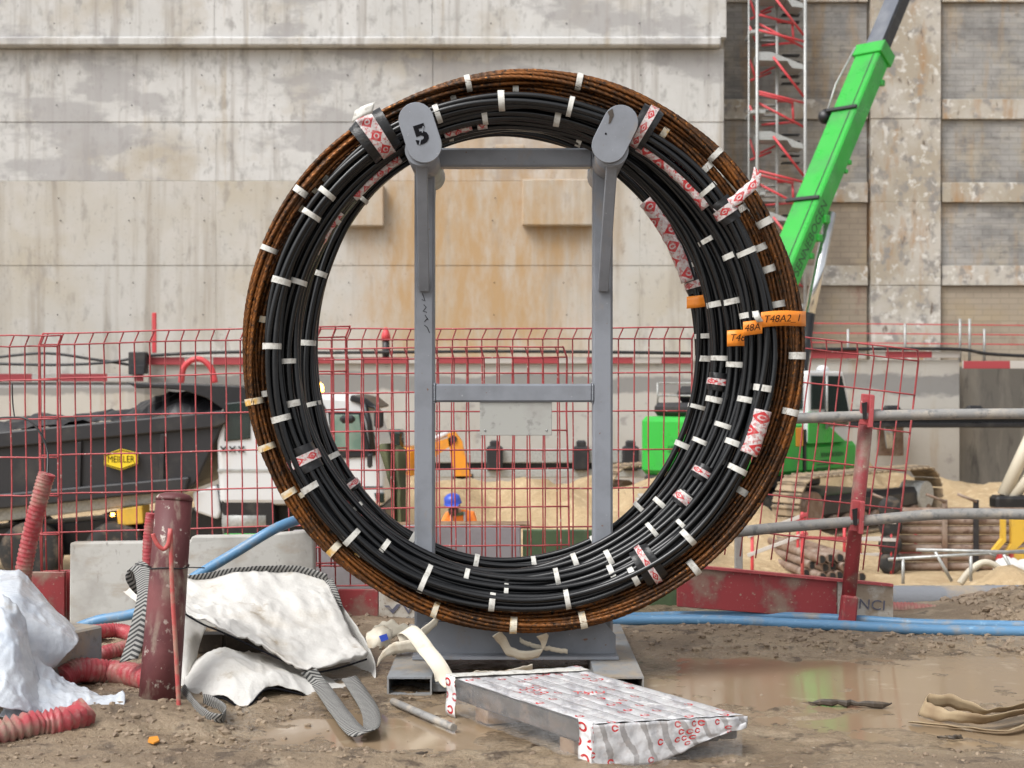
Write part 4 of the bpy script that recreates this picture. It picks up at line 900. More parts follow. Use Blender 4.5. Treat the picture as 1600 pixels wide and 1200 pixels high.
obj('crate', MB().cbox((P(45,1000,6.4).x, 6.5, .13), (.42, .42, .28), .01, Matrix.Rotation(R(-28), 3, 'Z')), 'grey_paint_muddy', ps, fix=False)

# ------------------------------------------------------------------ straps, wrapped pallet and scraps round the stand
def strap(label, pts, wd, width, mat='strap_white', n=50, wob=.006, seed=1., group='loose lifting straps'):
    return solid(obj('lifting_strap', ribbon(pts, wd, width, n, wob, seed), mat, label=label, cat='strap', group=group), .003)
strap('rust stained white strap trailing from the coil down over the left fork pocket', [P(686,966,6.6), P(664,985,6.55), P(640,1000,6.5), P(632,985,6.5), P(645,988,6.44), P(664,1012,6.36), P(684,1038,6.28), P(698,1062,6.25), P(708,1072,6.2)], [Vector((.3,.2,.9)), Vector((.5,.2,.6)), Vector((.9,0,.4)), Vector((.9,0,.3)), Vector((1,0,.2))], .075)
strap('white strap looped flat on the left fork pocket', [P(590,1035,6.5), P(602,1020,6.45), P(620,1012,6.42), P(650,1010,6.42), P(676,1020,6.4), P(684,1045,6.35), P(690,1062,6.3)], [Vector((.2,-.5,.8)), Vector((.1,-.3,.9)), Vector((.1,-.2,.9)), Vector((.8,-.2,.4))], .06, seed=2.)
strap('crumpled white strap end in the mud left of the stand', [P(570,1002,7.0), P(585,988,7.0), P(612,982,6.95), P(636,990,6.9), P(640,1010,6.85), P(618,1018,6.8), P(596,1006,6.85)], [Vector((.2,-.4,.8)), Vector((.3,-.3,.8)), Vector((.6,-.4,.3)), Vector((.3,-.6,.5))], .085, wob=.03, seed=3.)
strap('white strap looped over the base channel under the coil', [P(776,990,6.6), P(786,1002,6.66), P(797,1018,6.69), P(822,1024,6.69), P(846,1018,6.69), P(851,1000,6.66), P(846,992,6.62)], [Vector((.7,-.2,.5)), Vector((.5,-.3,.8)), Vector((.1,-.4,.9)), Vector((.5,-.3,.8)), Vector((.9,0,.3))], .05, seed=4.)
strap('thin white strap tail lying on the base channel', [P(812,1000,6.72), P(830,1008,6.71), P(860,1014,6.71), P(887,1018,6.71)], Vector((0,-.4,.9)), .026, seed=5.)
strap('dirty strap lying behind the wrapped pallet', [P(700,1064,6.3), P(740,1056,6.4), P(790,1054,6.45), P(832,1044,6.5)], Vector((0,-.6,.7)), .06, seed=6.)
strap('tan muddy strap folded on the ground at the right edge', [G(1680,1086,.04), G(1600,1102,.05), G(1540,1112,.05), G(1495,1098,.07), G(1450,1096,.06), G(1444,1108,.03), G(1480,1118,.03), G(1540,1124,.04), G(1600,1112,.05), G(1690,1108,.04)], [Vector((0,-.7,.7)), Vector((.1,-.9,.5)), Vector((0,-.5,.9)), Vector((.5,-.4,.7)), Vector((0,-.8,.6)), Vector((0,-.9,.4))], .075, 'strap_tan', 80, .012, 7.)
strap('narrow tan strap lying flat in front of the folded one', [G(1422,1128,.012), G(1500,1136,.012), G(1570,1142,.015), G(1620,1126,.03), G(1700,1118,.03)], Vector((.1,-.95,.3)), .045, 'strap_tan', 50, .004, 8.)
sk = thing('label_pouch', 'white pouch with a blue label among the straps left of the stand', 'pouch', P(596,1005,6.85))
cloth('pouch', [[(574,990,6.8),(592,982,6.8),(612,985,6.8)],[(572,1002,6.76),(592,996,6.72),(612,998,6.76)],[(576,1014,6.75),(594,1012,6.72),(606,1012,6.76)]], 16, 16, 'strap_white', sk, .012, 16., 21.)
obj('blue_label', MB().prism([P(592,994,6.70), P(604,990,6.70), P(607,999,6.70), P(596,1003,6.70)], (0, .004, 0)), 'helmet', sk)

M('dark_steel', (.075, .062, .052), [((.14, .10, .075), 8, .48, .64), ((.04, .036, .033), 20, .5, .66)], rough=.5)
wp_ = thing('wrapped_pallet', 'low pallet of steel bars wrapped in printed white film on the mud', 'pallet', (.31, 5.65, 0))
A, Bv = Vector((.304, 5.14, 0)), None
eu, ev = Vector((-.555, .82, 0)), Vector((.55, .13, 0)); Ltop = .165
def W(u, v, z): return A + eu*u + ev*v + Vector((0, 0, z))
rot_w = Matrix((ev.normalized(), eu.normalized(), Vector((0,0,1)))).transposed(); Lu, Lv = eu.length, ev.length
for k in range(8):
    v = (k+.5)/8; obj('steel_bar', MB().cbox(W(.5, v, .108+.004*(k % 2)), (Lv/8-.008, Lu*.99, .085), .006, rot_w), 'dark_steel', wp_, fix=False)
for u in (.2, .8):
    obj('timber_bearer', MB().cbox(W(u, .5, .034), (Lv*.96, .09, .062), .005, rot_w), 'wood', wp_, fix=False)
def film_top_print(N, L, tc, cur, nz):           # joints of the wrapped bars show through as grey lines
    sp = N.new('ShaderNodeSeparateXYZ'); L.new(tc.outputs['UV'], sp.inputs[0])
    v = math_node(N, L, 'ADD', math_node(N, L, 'MULTIPLY', sp.outputs[1], 8.), math_node(N, L, 'MULTIPLY', math_node(N, L, 'SUBTRACT', nz(5.), .5), .5))
    s = math_node(N, L, 'LESS_THAN', math_node(N, L, 'FRACT', v), .08)
    cur = mixc(N, L, math_node(N, L, 'MULTIPLY', s, .65), cur, (.17, .165, .165))
    return diamonds(20, 13, .42, True, .2, True)(N, L, tc, cur, nz)
def film_front_print(N, L, tc, cur, nz):         # white bands with the dark load showing between them
    sp = N.new('ShaderNodeSeparateXYZ'); L.new(tc.outputs['UV'], sp.inputs[0])
    v = math_node(N, L, 'ADD', math_node(N, L, 'ADD', math_node(N, L, 'MULTIPLY', sp.outputs[0], 8.5), math_node(N, L, 'MULTIPLY', sp.outputs[1], 2.)), math_node(N, L, 'MULTIPLY', math_node(N, L, 'SUBTRACT', nz(9.), .5), .8))
    s = math_node(N, L, 'LESS_THAN', math_node(N, L, 'FRACT', v), .24)
    cur = mixc(N, L, math_node(N, L, 'MULTIPLY', s, .55), cur, (.12, .105, .095))
    return diamonds(22, 15, .5, True, .2, True)(N, L, tc, cur, nz)
M('film_printed', (.52, .52, .53), [((.34, .34, .36), 6, .48, .64, (3,.6,1)), ((.8, .8, .8), 12, .55, .7)], rough=.22, bump=(.5, 30, .008), extra=film_top_print)
M('film_front', (.56, .56, .57), [((.36, .36, .38), 9, .5, .64)], rough=.22, bump=(.5, 30, .008), extra=film_front_print)
def film(name, f, nu, nv, mat, us=1., vs=1., parent=None):
    mb = MB(); pts = []; uv = []
    for i in range(nu):
        for j in range(nv):
            pts.append(f(i/(nu-1), j/(nv-1))); uv.append((i/(nu-1)*us, j/(nv-1)*vs))
    mb.grid(pts, nu, nv); mb.uv = uv; return solid(obj(name, mb, mat, parent or wp_), .0012)
def top_f(u, v):
    ridge = .005*abs(math.sin(v*math.pi*8))**.5; z = Ltop-.006+ridge + .0025*fbm(u*5, v*9, 2.)
    uu, vv = u*1.03-.015, v*1.04-.02
    if u > .9 and v > .5: z += .03*(u-.9)*10*(v-.5)
    return W(uu, vv, z)
film('top_film', top_f, 60, 70, 'film_printed')
def side_uv(u, h): # long side facing the camera's left (v = 0)
    bulge = .012*math.sin(h*3.1)+.010*fbm(u*9, h*5, 4.); return W(u, -.022-bulge/.56-.02*(1-h)*abs(math.sin(u*7)), .012+(Ltop-.012)*h)
film('side_film', side_uv, 60, 12, 'cling_film')
def front_f(v, h):
    fold = .006*math.sin(v*46+h*5)*(.3+.7*h)+.006*fbm(v*8, h*3, 6.); cut = max(0., (v-.42)*1.5)*(1-h)
    return W(-.03-fold/.99, v*1.07-.06, .005+(Ltop-.008)*(h+(1-h)*min(.97, cut)))
film('front_film', front_f, 90, 14, 'film_front', .9, .34)
film('front_cling', lambda v, h: W(-.012-.006*fbm(v*9, h*4, 8.), v, .004+(Ltop-.01)*h), 50, 8, 'cling_film')
M('pallet_tape', (.72, .72, .72), [((.5, .5, .5), 12, .55, .7)], rough=.25, bump=(.4, 40, .004), extra=diamonds(1, 1, .4, True, None, True))
film('binding_tape', lambda u, h: W(.93+u*.075, -.045-.006*math.sin(h*9), .0+(Ltop+.006)*h), 6, 10, 'pallet_tape', 1, 3)
film('binding_tape', lambda u, h: W(-.03+u*.085, -.05-.006*math.sin(h*7), .0+(Ltop+.006)*h), 6, 10, 'pallet_tape', 1, 3)
film('binding_tape', lambda u, h: W(.93+u*.075, -.045+h*1.05, Ltop+.008+.003*fbm(u*3, h*9, 1.)), 6, 40, 'tape_white')
M('ink_red', (.5, .03, .03), rough=.5)
for i, (u, v) in enumerate(((.46, .46),)):
    mtx = rot_w @ Matrix.Rotation(R(-90), 3, 'X')
    me = text_mesh('THU', .06, .3); me.transform(Matrix.Translation(W(u, v, Ltop+.012)) @ (rot_w @ Matrix.Rotation(R(78), 3, 'Z')).to_4x4() @ Matrix.Rotation(math.pi*1.5, 4, 'Z')); me.materials.clear(); link('scrawl', me, 'ink_red', wp_)
obj('film_scrap', patch([[G(985,1186,.03), G(1020,1184,.05), G(1060,1186,.03)], [G(975,1192,.01), G(1020,1194,.04), G(1068,1192,.01)], [G(970,1199,.005), G(1010,1202,.02), G(1060,1198,.005)]], 16, 24, .012, 20., 3.), 'cling_film', label='scrap of clear film in the mud in front of the wrapped pallet', cat='film')

obj('steel_rod', MB().tube([G(614,1096,.02), G(660,1116,.02), G(709,1137,.02)], .016, 12), 'muddy_tube', label='short muddy steel rod lying left of the wrapped pallet', cat='rod')
def scrap(name, label, cat, pts, r, mat, seed):
    p = spline([G(*q) for q in pts], 14); rnd = random.Random(seed); p = [q + Vector((rnd.uniform(-.01,.01), rnd.uniform(-.012,.012), rnd.uniform(-.003,.004))) for q in p]; rr = [r*(.35+.85*rnd.random())*(1 if 1 < i < 12 else .3) for i in range(14)]
    return obj(name, MB().tube(p, rr, 7, smooth=False), mat, label=label, cat=cat)
scrap('wood_scrap', 'dark splintered stick lying in the puddle at the right', 'stick', [(1266,1098,.01), (1300,1097,.016), (1350,1099,.018), (1396,1101,.014)], .015, 'wet_wood', 1)
scrap('wood_scrap', 'dark splinter of wood at the bottom edge left of the pallet', 'stick', [(566,1188,.01), (600,1186,.012), (640,1182,.012), (664,1177,.01)], .013, 'wet_wood', 2)
scrap('wood_scrap', 'small dark stick at the bottom right', 'stick', [(1466,1152,.01), (1485,1153,.012), (1502,1152,.01)], .008, 'wet_wood', 3)
obj('cork', MB().tube([G(432,1184,.012), G(444,1185,.012)], .009, 10), 'wood', label='tiny brown plug lying in the mud at the bottom', cat='plug')
obj('plastic_scrap', MB().prism([G(233,1154,.03), G(246,1152,.03), G(249,1159,.03), G(240,1163,.03), G(231,1160,.03)], (0,0,.006)), 'orange_paint', label='small orange scrap in the mud below the maroon pipe', cat='scrap')
# clods of mud: uncountable
rnd = random.Random(21); cm = MB()
ico = [(0,0,1),(.89,0,.45),(.28,.85,.45),(-.72,.53,.45),(-.72,-.53,.45),(.28,-.85,.45),(.72,.53,-.45),(-.28,.85,-.45),(-.89,0,-.45),(-.28,-.85,-.45),(.72,-.53,-.45),(0,0,-1)]
icf = [(0,1,2),(0,2,3),(0,3,4),(0,4,5),(0,5,1),(1,6,2),(2,7,3),(3,8,4),(4,9,5),(5,10,1),(6,7,2),(7,8,3),(8,9,4),(9,10,5),(10,6,1),(11,7,6),(11,8,7),(11,9,8),(11,10,9),(11,6,10)]
zones = [(-2.3,-1.0,5.4,6.5,420,.010), (-2.6,-.6,4.9,5.5,300,.006), (1.0,3.6,7.3,7.75,500,.010), (2.7,4.6,8.0,9.0,1800,.017), (-2.3,-.4,5.0,6.3,700,.007), (.7,3.4,7.2,7.7,500,.009), (-.9,2.9,4.75,5.3,500,.006), (-2.2,3.4,4.7,7.6,450,.0045), (-1.6,-.3,7.3,8.2,300,.012), (.6,2.0,7.4,8.0,300,.010)]
for (xa, xb, ya, yb2, n, s_) in zones:
    for _ in range(n):
        x, y = rnd.uniform(xa, xb), rnd.uniform(ya, yb2); z = ground_z(x, y)
        if z < 0 and rnd.random() < .75: continue
        r = s_*(.35+rnd.random()**4*2.2); q = rnd.random()*6.28
        vs = [Vector((vx*math.cos(q)-vy*math.sin(q), vx*math.sin(q)+vy*math.cos(q), vz*.65))*r*rnd.uniform(.65, 1.25) + Vector((x, y, max(z, -.003)+r*.15)) for vx, vy, vz in ico]
        cm.add(vs, icf, False)
obj('mud_clods', cm, 'mud_clods', label='small clods of mud scattered over the ground', cat='mud', kind='stuff', fix=False)
# ------------------------------------------------------------------ dump truck in the pit at the left
DT = 24.
tk = thing('dump_truck', 'white cabbed dump truck with a dark grey tipper body behind the fence', 'truck', P(200, 905, DT))
def TP(px, py, dd=0.): return P(px, py, DT+dd)
def tprism(name, poly, dd, depth, mat, parent=None, bev=.03, label=None):
    o = obj(name, MB().prism([TP(x, y, dd) for x, y in poly], (0, depth, 0)), mat, parent or tk, label=label)
    if bev: bevel(o, bev, 2)
    return o
tb = tprism('tipper_body', [(-160,697),(340,647),(348,664),(306,754),(292,766),(-160,812)], .06, 2.4, 'dark_grey_paint')
tprism('top_rail', [(-160,690),(352,641),(354,661),(338,668),(-160,716)], -.03, .2, 'dark_grey_paint', tb)
tprism('lower_rail', [(-160,786),(296,745),(290,766),(-160,812)], -.01, .12, 'dark_grey_paint', tb)
for px in (-40, 120, 250):
    tprism('stake_rib', [(px,703-px*.098),(px+7,702-px*.098),(px+5,786-px*.09),(px-2,787-px*.09)], .0, .1, 'dark_grey_paint', tb, .01)
tprism('subframe', [(-160,834),(236,788),(300,764),(290,760),(-160,806)], .3, 1.8, 'galvanised')
bd = obj('badge', MB().prism([TP(163,711,-.045), TP(189,701,-.045), TP(215,708,-.045), TP(215,725,-.045), TP(189,735,-.045), TP(163,727,-.045)], (0, .03, 0)), 'yellow_sign', tb, label='yellow six-sided badge lettered MEILLER')
text('MEILLER', .165, TP(189,718,-.05), 'ink', bd, sx=.78)
obj('badge_rim', MB().tube([TP(165,712,-.05), TP(189,703,-.05), TP(213,709,-.05), TP(213,724,-.05), TP(189,733,-.05), TP(165,726,-.05)], .008, 5, closed=True), 'ink', bd)
mb = MB(); pts = []
for i in range(46):
    for j in range(14):
        px = -150+i*11.2; e = 1-abs(j/6.5-1)**2; h = 8 + 34*math.exp(-((px-300)/85)**2)+14*math.exp(-((px-60)/90)**2)
        p = TP(px, 690-(px+160)*.098-h*e*.8, .15+j*.16); pts.append(p+Vector((0,0,.14*fbm(p.x*2.2, p.y*2.2, 0, 4))))
mb.grid(pts, 46, 14, False); obj('spoil_load', mb, 'dark_grey_paint', tk, label='heap of dark spoil in the tipper body', fix=False)
tprism('canopy', [(196,597),(240,599),(300,600),(392,604),(402,612),(402,660),(352,642),(322,622),(285,610),(240,606),(214,607)], .1, 2.3, 'black_paint', tb, .02)
cab = tprism('cab', [(342,790),(337,690),(352,622),(400,617),(500,615),(556,619),(574,636),(592,690),(600,745),(600,792),(540,795),(528,790)], .1, 2.3, 'white_paint', None, .1)
tprism('rear_window', [(352,630),(391,626),(391,686),(350,690)], .07, .1, 'window_glass', cab, .02)
tprism('window_frame', [(512,643),(566,643),(580,714),(520,717)], .06, .1, 'black_paint', cab, .02); tprism('door_window', [(516,648),(561,648),(568,704),(518,706)], .04, .1, 'green_glass', cab, .01)
tprism('windscreen', [(566,628),(573,638),(590,695),(580,700),(565,645)], .12, 2.2, 'window_glass', cab, .01)
tprism('door_seam', [(506,640),(508.5,640),(512,786),(509,786)], .08, .05, 'dark_grey_paint', cab, 0)
tprism('sun_visor', [(548,617),(572,622),(590,636),(586,640),(560,630),(546,626)], .05, 2.3, 'black_paint', cab, .02)
obj('pillar', MB().tube([TP(568,628,.06), TP(577,660,.05), TP(584,712,.05)], .05, 8), 'black_paint', cab)
mr = obj('mirror', MB().cbox(TP(592,655,-.15), (.16, .12, .30), .04), 'black_paint', cab); obj('mirror_arm', MB().tube([TP(570,634,.1), TP(586,636,-.1), TP(592,648,-.15)], .02, 6), 'black_paint', mr)
mr = obj('mirror', MB().cbox(TP(578,720,-.12), (.09, .1, .24), .03), 'black_paint', cab); obj('mirror_arm', MB().tube([TP(583,706,.1), TP(580,712,-.1)], .02, 6), 'black_paint', mr)
mr = obj('mirror', MB().cbox(TP(543,655,-.2), (.26, .12, .14), .05), 'black_paint', cab)
for k in range(3): 
    c = TP(349+k*14, 702, .075); obj('vent_emblem', MB().beam(c+Vector((-.05,0,-.05)), c+Vector((.05,0,.05)), .025, .02, (0,1,0)).beam(c+Vector((-.05,0,.05)), c+Vector((.05,0,-.05)), .025, .02, (0,1,0)), 'dark_grey_paint', cab, fix=False)
tprism('cab_step_line', [(340,733),(500,733),(500,737),(340,737)], .085, .05, 'galvanised', cab, 0)
bc = obj('beacon', MB().lathe([(.085, 0), (.085, .12), (.06, .17), (.02, .19)], TP(498,615,.5), 'z', 14), 'amber_lamp', tk, label='lit amber beacon on the cab roof'); obj('beacon_base', MB().lathe([(.1, 0), (.1, .05)], TP(498,617,.5), 'z', 14), 'black_paint', bc)
obj('door_handle', MB().cbox(TP(522,728,.02), (.16,.05,.04), .01), 'black_paint', cab, fix=False); obj('grab_rail', MB().tube([TP(503,650,.05), TP(503,652,.0), TP(505,735,.0), TP(505,737,.05)], .018, 6), 'black_paint', cab)
tprism('side_lamp', [(470,744),(480,744),(480,748),(470,748)], .08, .05, 'orange_paint', cab, 0); tprism('head_lamp', [(584,770),(600,770),(601,786),(588,786)], .07, .2, 'window_glass', cab, .02); tprism('cab_crease', [(510,760),(598,760),(598,762),(510,762)], .09, .05, 'dark_grey_paint', cab, 0); tprism('wheel_arch', [(448,800),(456,778),(480,764),(530,764),(552,778),(560,800)], .07, .4, 'dark_grey_paint', cab, .02)
tprism('air_deflector', [(486,622),(498,618),(510,640),(486,642)], .08, .3, 'black_paint', cab, .02)
tprism('chassis', [(-160,838),(300,800),(340,776),(600,790),(604,840),(560,846),(-160,880)], .6, 1.2, 'black_paint')
tprism('bumper', [(552,793),(602,793),(606,838),(556,842)], .1, 2.3, 'dark_grey_paint', None, .05)
obj('indicator', MB().cbox(TP(595,811,.06), (.12, .06, .11), .02), 'amber_lamp', tk, fix=False)
tprism('engine_box', [(345,776),(428,772),(430,838),(350,842)], .12, 1.0, 'black_paint', None, .03); tprism('mudguard', [(300,770),(338,758),(345,800),(340,812),(305,800)], .15, .6, 'white_paint', None, .04)
obj('fuel_tank', MB().tube([TP(352,812,.4), TP(420,812,.4)], .3, 16), 'galvanised', tk)
obj('exhaust', MB().tube([TP(376,760,.3), TP(378,742,.2), TP(372,728,.2)], .07, 8), 'black_paint', tk)
tprism('toolbox', [(182,796),(222,790),(224,818),(184,822)], .1, .5, 'yellow_paint', None, .02); obj('marker_lamp', MB().cbox(TP(176,804,.08), (.06,.04,.06), .01), 'amber_lamp', tk, fix=False)
def wheel(px, dd, parent, r=.53, name='wheel'):
    c = Vector((TP(px,860,dd).x, DT+dd, -2.02+r)); ty = obj(name, MB().lathe([(r*.62, 0), (r*.95, 0), (r, .06), (r, .26), (r*.95, .32), (r*.62, .32)], c, 'y', 28), 'rubber', parent)
    obj('rim', MB().lathe([(r*.6, .05), (r*.3, .10), (r*.28, .02), (r*.1, .0)], c, 'y', 20), 'galvanised', ty); return ty
for px in (45, 178, 508):
    wheel(px, .1, tk); wheel(px, 2.0, tk)

# ------------------------------------------------------------------ green crawler crane
CA = R(45); f_ = Vector((math.cos(CA), math.sin(CA), 0)); l_ = Vector((-math.sin(CA), math.cos(CA), 0)); CO = Vector((5.04, 32, 0))
def C(x, y, z): return CO + f_*x + l_*y + Vector((0, 0, z))
rotc = Matrix((f_, l_, Vector((0,0,1)))).transposed()
ck = thing('crawler_crane', 'green crawler crane with a raised telescopic boom right of the coil', 'crane', C(2.5, 1.4, -2.05))
def cb(name, x0, x1, y0, y1, z0, z1, mat, parent=None, b=.05, **kw):
    return obj(name, MB().cbox(C((x0+x1)/2, (y0+y1)/2, (z0+z1)/2), (x1-x0, y1-y0, z1-z0), b, rotc), mat, parent or ck, fix=False, **kw)
cw = cb('counterweight', 0, 1.3, 0, 2.8, -.78, .62, 'green_paint', b=.12)
cb('base_skirt', .05, 1.2, .1, 2.7, -.98, -.79, 'dark_grey_paint', cw); cb('tail_lamp', -.03, .02, .25, .75, -.92, -.74, 'red_lamp', cw, .02); cb('tail_lamp', -.03, .02, 1.7, 2.2, -.92, -.74, 'red_lamp', cw, .02)
hd = cb('engine_hood', .25, 2.6, .2, 2.6, .63, .95, 'dark_grey_paint', b=.1)
cb('radiator_housing', .7, 2.2, .5, 2.3, .95, 1.35, 'black_paint', hd, .15)
for z in (1.12, 1.42): obj('hood_rail', MB().tube([C(.35,.3,z), C(.35,2.5,z), C(2.4,2.5,z)], .025, 6).tube([C(.35,.3,z), C(2.4,.3,z)], .025, 6), 'galvanised', hd)
for (x, y) in ((.35,.3), (.35,1.4), (.35,2.5), (2.4,.3)): obj('rail_post', MB().bar(C(x,y,.9), C(x,y,1.43), .025, 6), 'galvanised', hd)
cb('side_body', 1.32, 2.9, 0, .95, -.78, .5, 'green_paint', b=.1); cb('side_body', 1.32, 4.6, 1.85, 2.8, -.78, .45, 'green_paint', b=.1); sb_ = cb('front_body', 2.92, 5.3, 0, .95, -.78, -.05, 'green_paint', b=.1)
cb('door_gap', 2.86, 2.96, -.01, .9, -.7, .3, 'black_paint', b=.01); cb('turntable', .8, 4.4, .5, 2.3, -1.15, -.8, 'black_paint')
# side lettering too small to read from here: the name along the house and rows of fine print
M('print_dark', (.012, .06, .02), rough=.5)
def crane_text(s, size, x, y, z, parent, dirn=None, nrm=None, out=None, mat='print_dark', sxx=1.):
    me = text_mesh(s, size, 0, .002, sxx); dirn = dirn or f_; nrm = nrm or Vector((0,0,1)); out = out or -l_
    m = Matrix((dirn, nrm, out)).transposed().to_4x4(); m.translation = C(x, y, z) if not isinstance(x, Vector) else x
    me.transform(m); me.materials.clear(); return link('lettering', me, mat, parent)
crane_text('SENNEBOGEN', .16, 4.1, -.01, -.35, sb_)
for k in range(3): cb('fine_print', 3.4, 4.0+.2*(k % 2), -.012, .0, -.5-.09*k, -.47-.09*k, 'print_dark', sb_, .002)
crane_text('SENNEBOGEN', .22, -.012, 1.2, -.15, cw, -l_, Vector((0,0,1)), -f_)
for k in range(5): cb('fine_print', -.012, .0, .35, .75, .42-.12*k, .46-.12*k, 'print_dark', cw, .002)
cbn = thing('x', None, None); bpy.data.objects.remove(cbn)
cn = MB().prism([C(2.95,-.05,-.04), C(4.75,-.05,-.04), C(4.95,-.05,.6), C(4.55,-.05,1.72), C(3.0,-.05,1.72)], l_*1.05); cn = obj('cab', cn, 'white_paint', ck); bevel(cn, .06)
obj('cab_base', MB().prism([C(2.95,-.08,-.04), C(4.6,-.08,-.04), C(3.5,-.08,.55), C(3.3,-.08,.72), C(2.95,-.08,.72)], l_*.03), 'green_paint', cn)
for poly in ([(3.08,.78),(3.62,.78),(3.62,1.6),(3.08,1.6)], [(3.7,.35),(4.72,.35),(4.78,.62),(4.42,1.6),(3.7,1.6)]):
    obj('window', MB().prism([C(x,-.085,z) for x, z in poly], l_*.04), 'window_glass', cn)
obj('rear_window', MB().prism([C(2.93,.1,.8), C(2.93,.9,.8), C(2.93,.9,1.6), C(2.93,.1,1.6)], f_*.03), 'window_glass', cn)
for x in (3.2, 4.3): obj('roof_lamp', MB().lathe([(.16, 0), (.16, .08), (.08, .15)], C(x, .4, 1.72), 'z', 10), 'white_paint', cn)
obj('cab_rail', MB().tube([C(3.66,-.13,.3), C(3.66,-.13,1.6)], .03, 6).tube([C(3.05,-.13,.7), C(4.7,-.13,.45)], .03, 6), 'galvanised', cn)
cb('warning_plate', 2.5, 2.8, -.02, .0, -.1, .35, 'orange_paint', b=.01)
# boom
EL_ = R(55); bdv = f_*math.cos(EL_) + Vector((0,0,math.sin(EL_))); bn = -f_*math.sin(EL_) + Vector((0,0,math.cos(EL_))); B0 = Vector((5.25, 34.4, .8))
def BP(t, v, n): return B0 + bdv*t + l_*v + bn*n
def bprism(name, t0, t1, w_, n0, n1, mat, parent, bev=.04, v0=0.):
    o = obj(name, MB().prism([BP(t0,v0-w_/2,n0), BP(t0,v0+w_/2,n0), BP(t0,v0+w_/2,n1), BP(t0,v0-w_/2,n1)], bdv*(t1-t0)), mat, parent)
    if bev: bevel(o, bev, 1)
    return o
M('slate_lit_top', (.10, .11, .135), [((.15, .16, .18), 1.5, .5, .66, (1,1,.4))], rough=.45)  # light on the inner boom's top face, painted paler than its black sides
bo = bprism('boom', -1.2, 12., .80, -.30, .27, 'green_paint', ck)
bprism('boom_collar', 11.7, 12.12, .92, -.36, .33, 'green_paint', bo, .02); bprism('inner_boom', 11.8, 24, .60, -.24, .19, 'black_paint', bo, .05); bprism('lit_top_strip', 12.1, 24, .5, .192, .20, 'slate_lit_top', bo, 0)
bprism('seam_strip', .5, 11.9, .03, .272, .278, 'dark_grey_paint', bo, 0, -.22)
for t in (6.4, 9.6, 1.5): bprism('boom_bracket', t, t+.1, 1.0, .27, .34, 'dark_grey_paint', bo, 0, .1)
obj('hose_guard', MB().tube([BP(9.6,.5,.3), BP(10.6,.55,.36), BP(12.,.44,.33)], .03, 6), 'galvanised', bo); obj('hose_reel', MB().lathe([(.2,0),(.2,.15)], BP(9.5,.52,.25), 'y', 14), 'black_paint', bo)
for (t, n_, s_) in ((8.2,-.32,.16), (7.9,-.34,.14), (6.2,-.3,.25), (5.6,-.33,.22), (5.0,-.33,.18), (11.1,-.32,.2)): obj('boom_lug', MB().cbox(BP(t,-.36,n_), (s_, s_*.8, s_*.9), .03, rotc), 'green_paint', bo, fix=False)
crane_text('SENNEBOGEN', .36, BP(5.35,-.403,-.02), 0, 0, bo, bdv, bn, -l_, 'print_dark', 1.05)
obj('lift_cylinder', MB().bar(P(1298,334,37.2), P(1264,492,36.2), .15, 12), 'chrome', ck); obj('cylinder_barrel', MB().bar(P(1264,490,36.2), C(4.35,1.35,-.3), .16, 12), 'black_paint', ck)
obj('hydraulic_line', MB().tube([C(4.0,1.2,3.4), C(4.1,1.2,2.0), C(4.3,1.2,.4)], .035, 6), 'black_paint', ck)
# tracks
shoe = None
for (ty, nm) in ((-1.75, 'track'), (3.7, 'track')):
    Lh, rr = 2.5, .68; cx_, cz_ = 3.2, -1.36
    fr_ = cb('track_frame', cx_-Lh, cx_+Lh, ty+.12, ty+.58, cz_-.3, cz_+.22, 'dark_grey_paint', b=.12)
    for k in range(9): obj('roller', MB().lathe([(.14,0),(.14,.12)], Vector((0,0,0)), 'y', 12).__class__().tube([C(cx_-Lh+.3+k*.6, ty+.05, cz_-.34), C(cx_-Lh+.3+k*.6, ty+.65, cz_-.34)], .13, 12), 'rusty_pipe', fr_)
    for sg in (-1, 1): obj('sprocket', MB().tube([C(cx_+sg*Lh, ty+.06, cz_), C(cx_+sg*Lh, ty+.64, cz_)], .36, 18), 'galvanised' if sg > 0 else 'rusty_pipe', fr_)
    per = 4*Lh+2*math.pi*rr; ns = 52
    for k in range(ns):
        s = per*k/ns
        if s < 2*Lh: x, z, a = cx_-Lh+s, cz_+rr, 0.
        elif s < 2*Lh+math.pi*rr: q = (s-2*Lh)/rr; x, z, a = cx_+Lh+math.sin(q)*rr, cz_+math.cos(q)*rr, q
        elif s < 4*Lh+math.pi*rr: x, z, a = cx_+Lh-(s-2*Lh-math.pi*rr), cz_-rr, math.pi
        else: q = (s-4*Lh-math.pi*rr)/rr+math.pi; x, z, a = cx_-Lh+math.sin(q)*rr, cz_+math.cos(q)*rr, q
        if shoe is None:
            sm_ = MB().cbox((0,0,0), (per/ns*.86, .72, .05), .012).cbox((per/ns*.25,0,.04), (.04, .72, .05), .01); shoe = bpy.data.meshes.new('track_shoe'); shoe.from_pydata(sm_.v, [], sm_.f); shoe.materials.append(MATS['sand_track'] if 'sand_track' in MATS else M('sand_track', (.30, .225, .145), [((.15,.115,.08), 3, .45, .62)], rough=.8))
        o = bpy.data.objects.new('track_shoe', shoe); COL.objects.link(o); o.parent = ck; o.matrix_parent_inverse = ck.matrix_basis.inverted()
        o.matrix_basis = Matrix.Translation(C(x, ty+.35, z)) @ (rotc @ Matrix.Rotation(a, 3, 'Y')).to_4x4()
cb('carbody', 1.2, 5.0, -1.1, 3.7, -1.6, -1.2, 'black_paint')

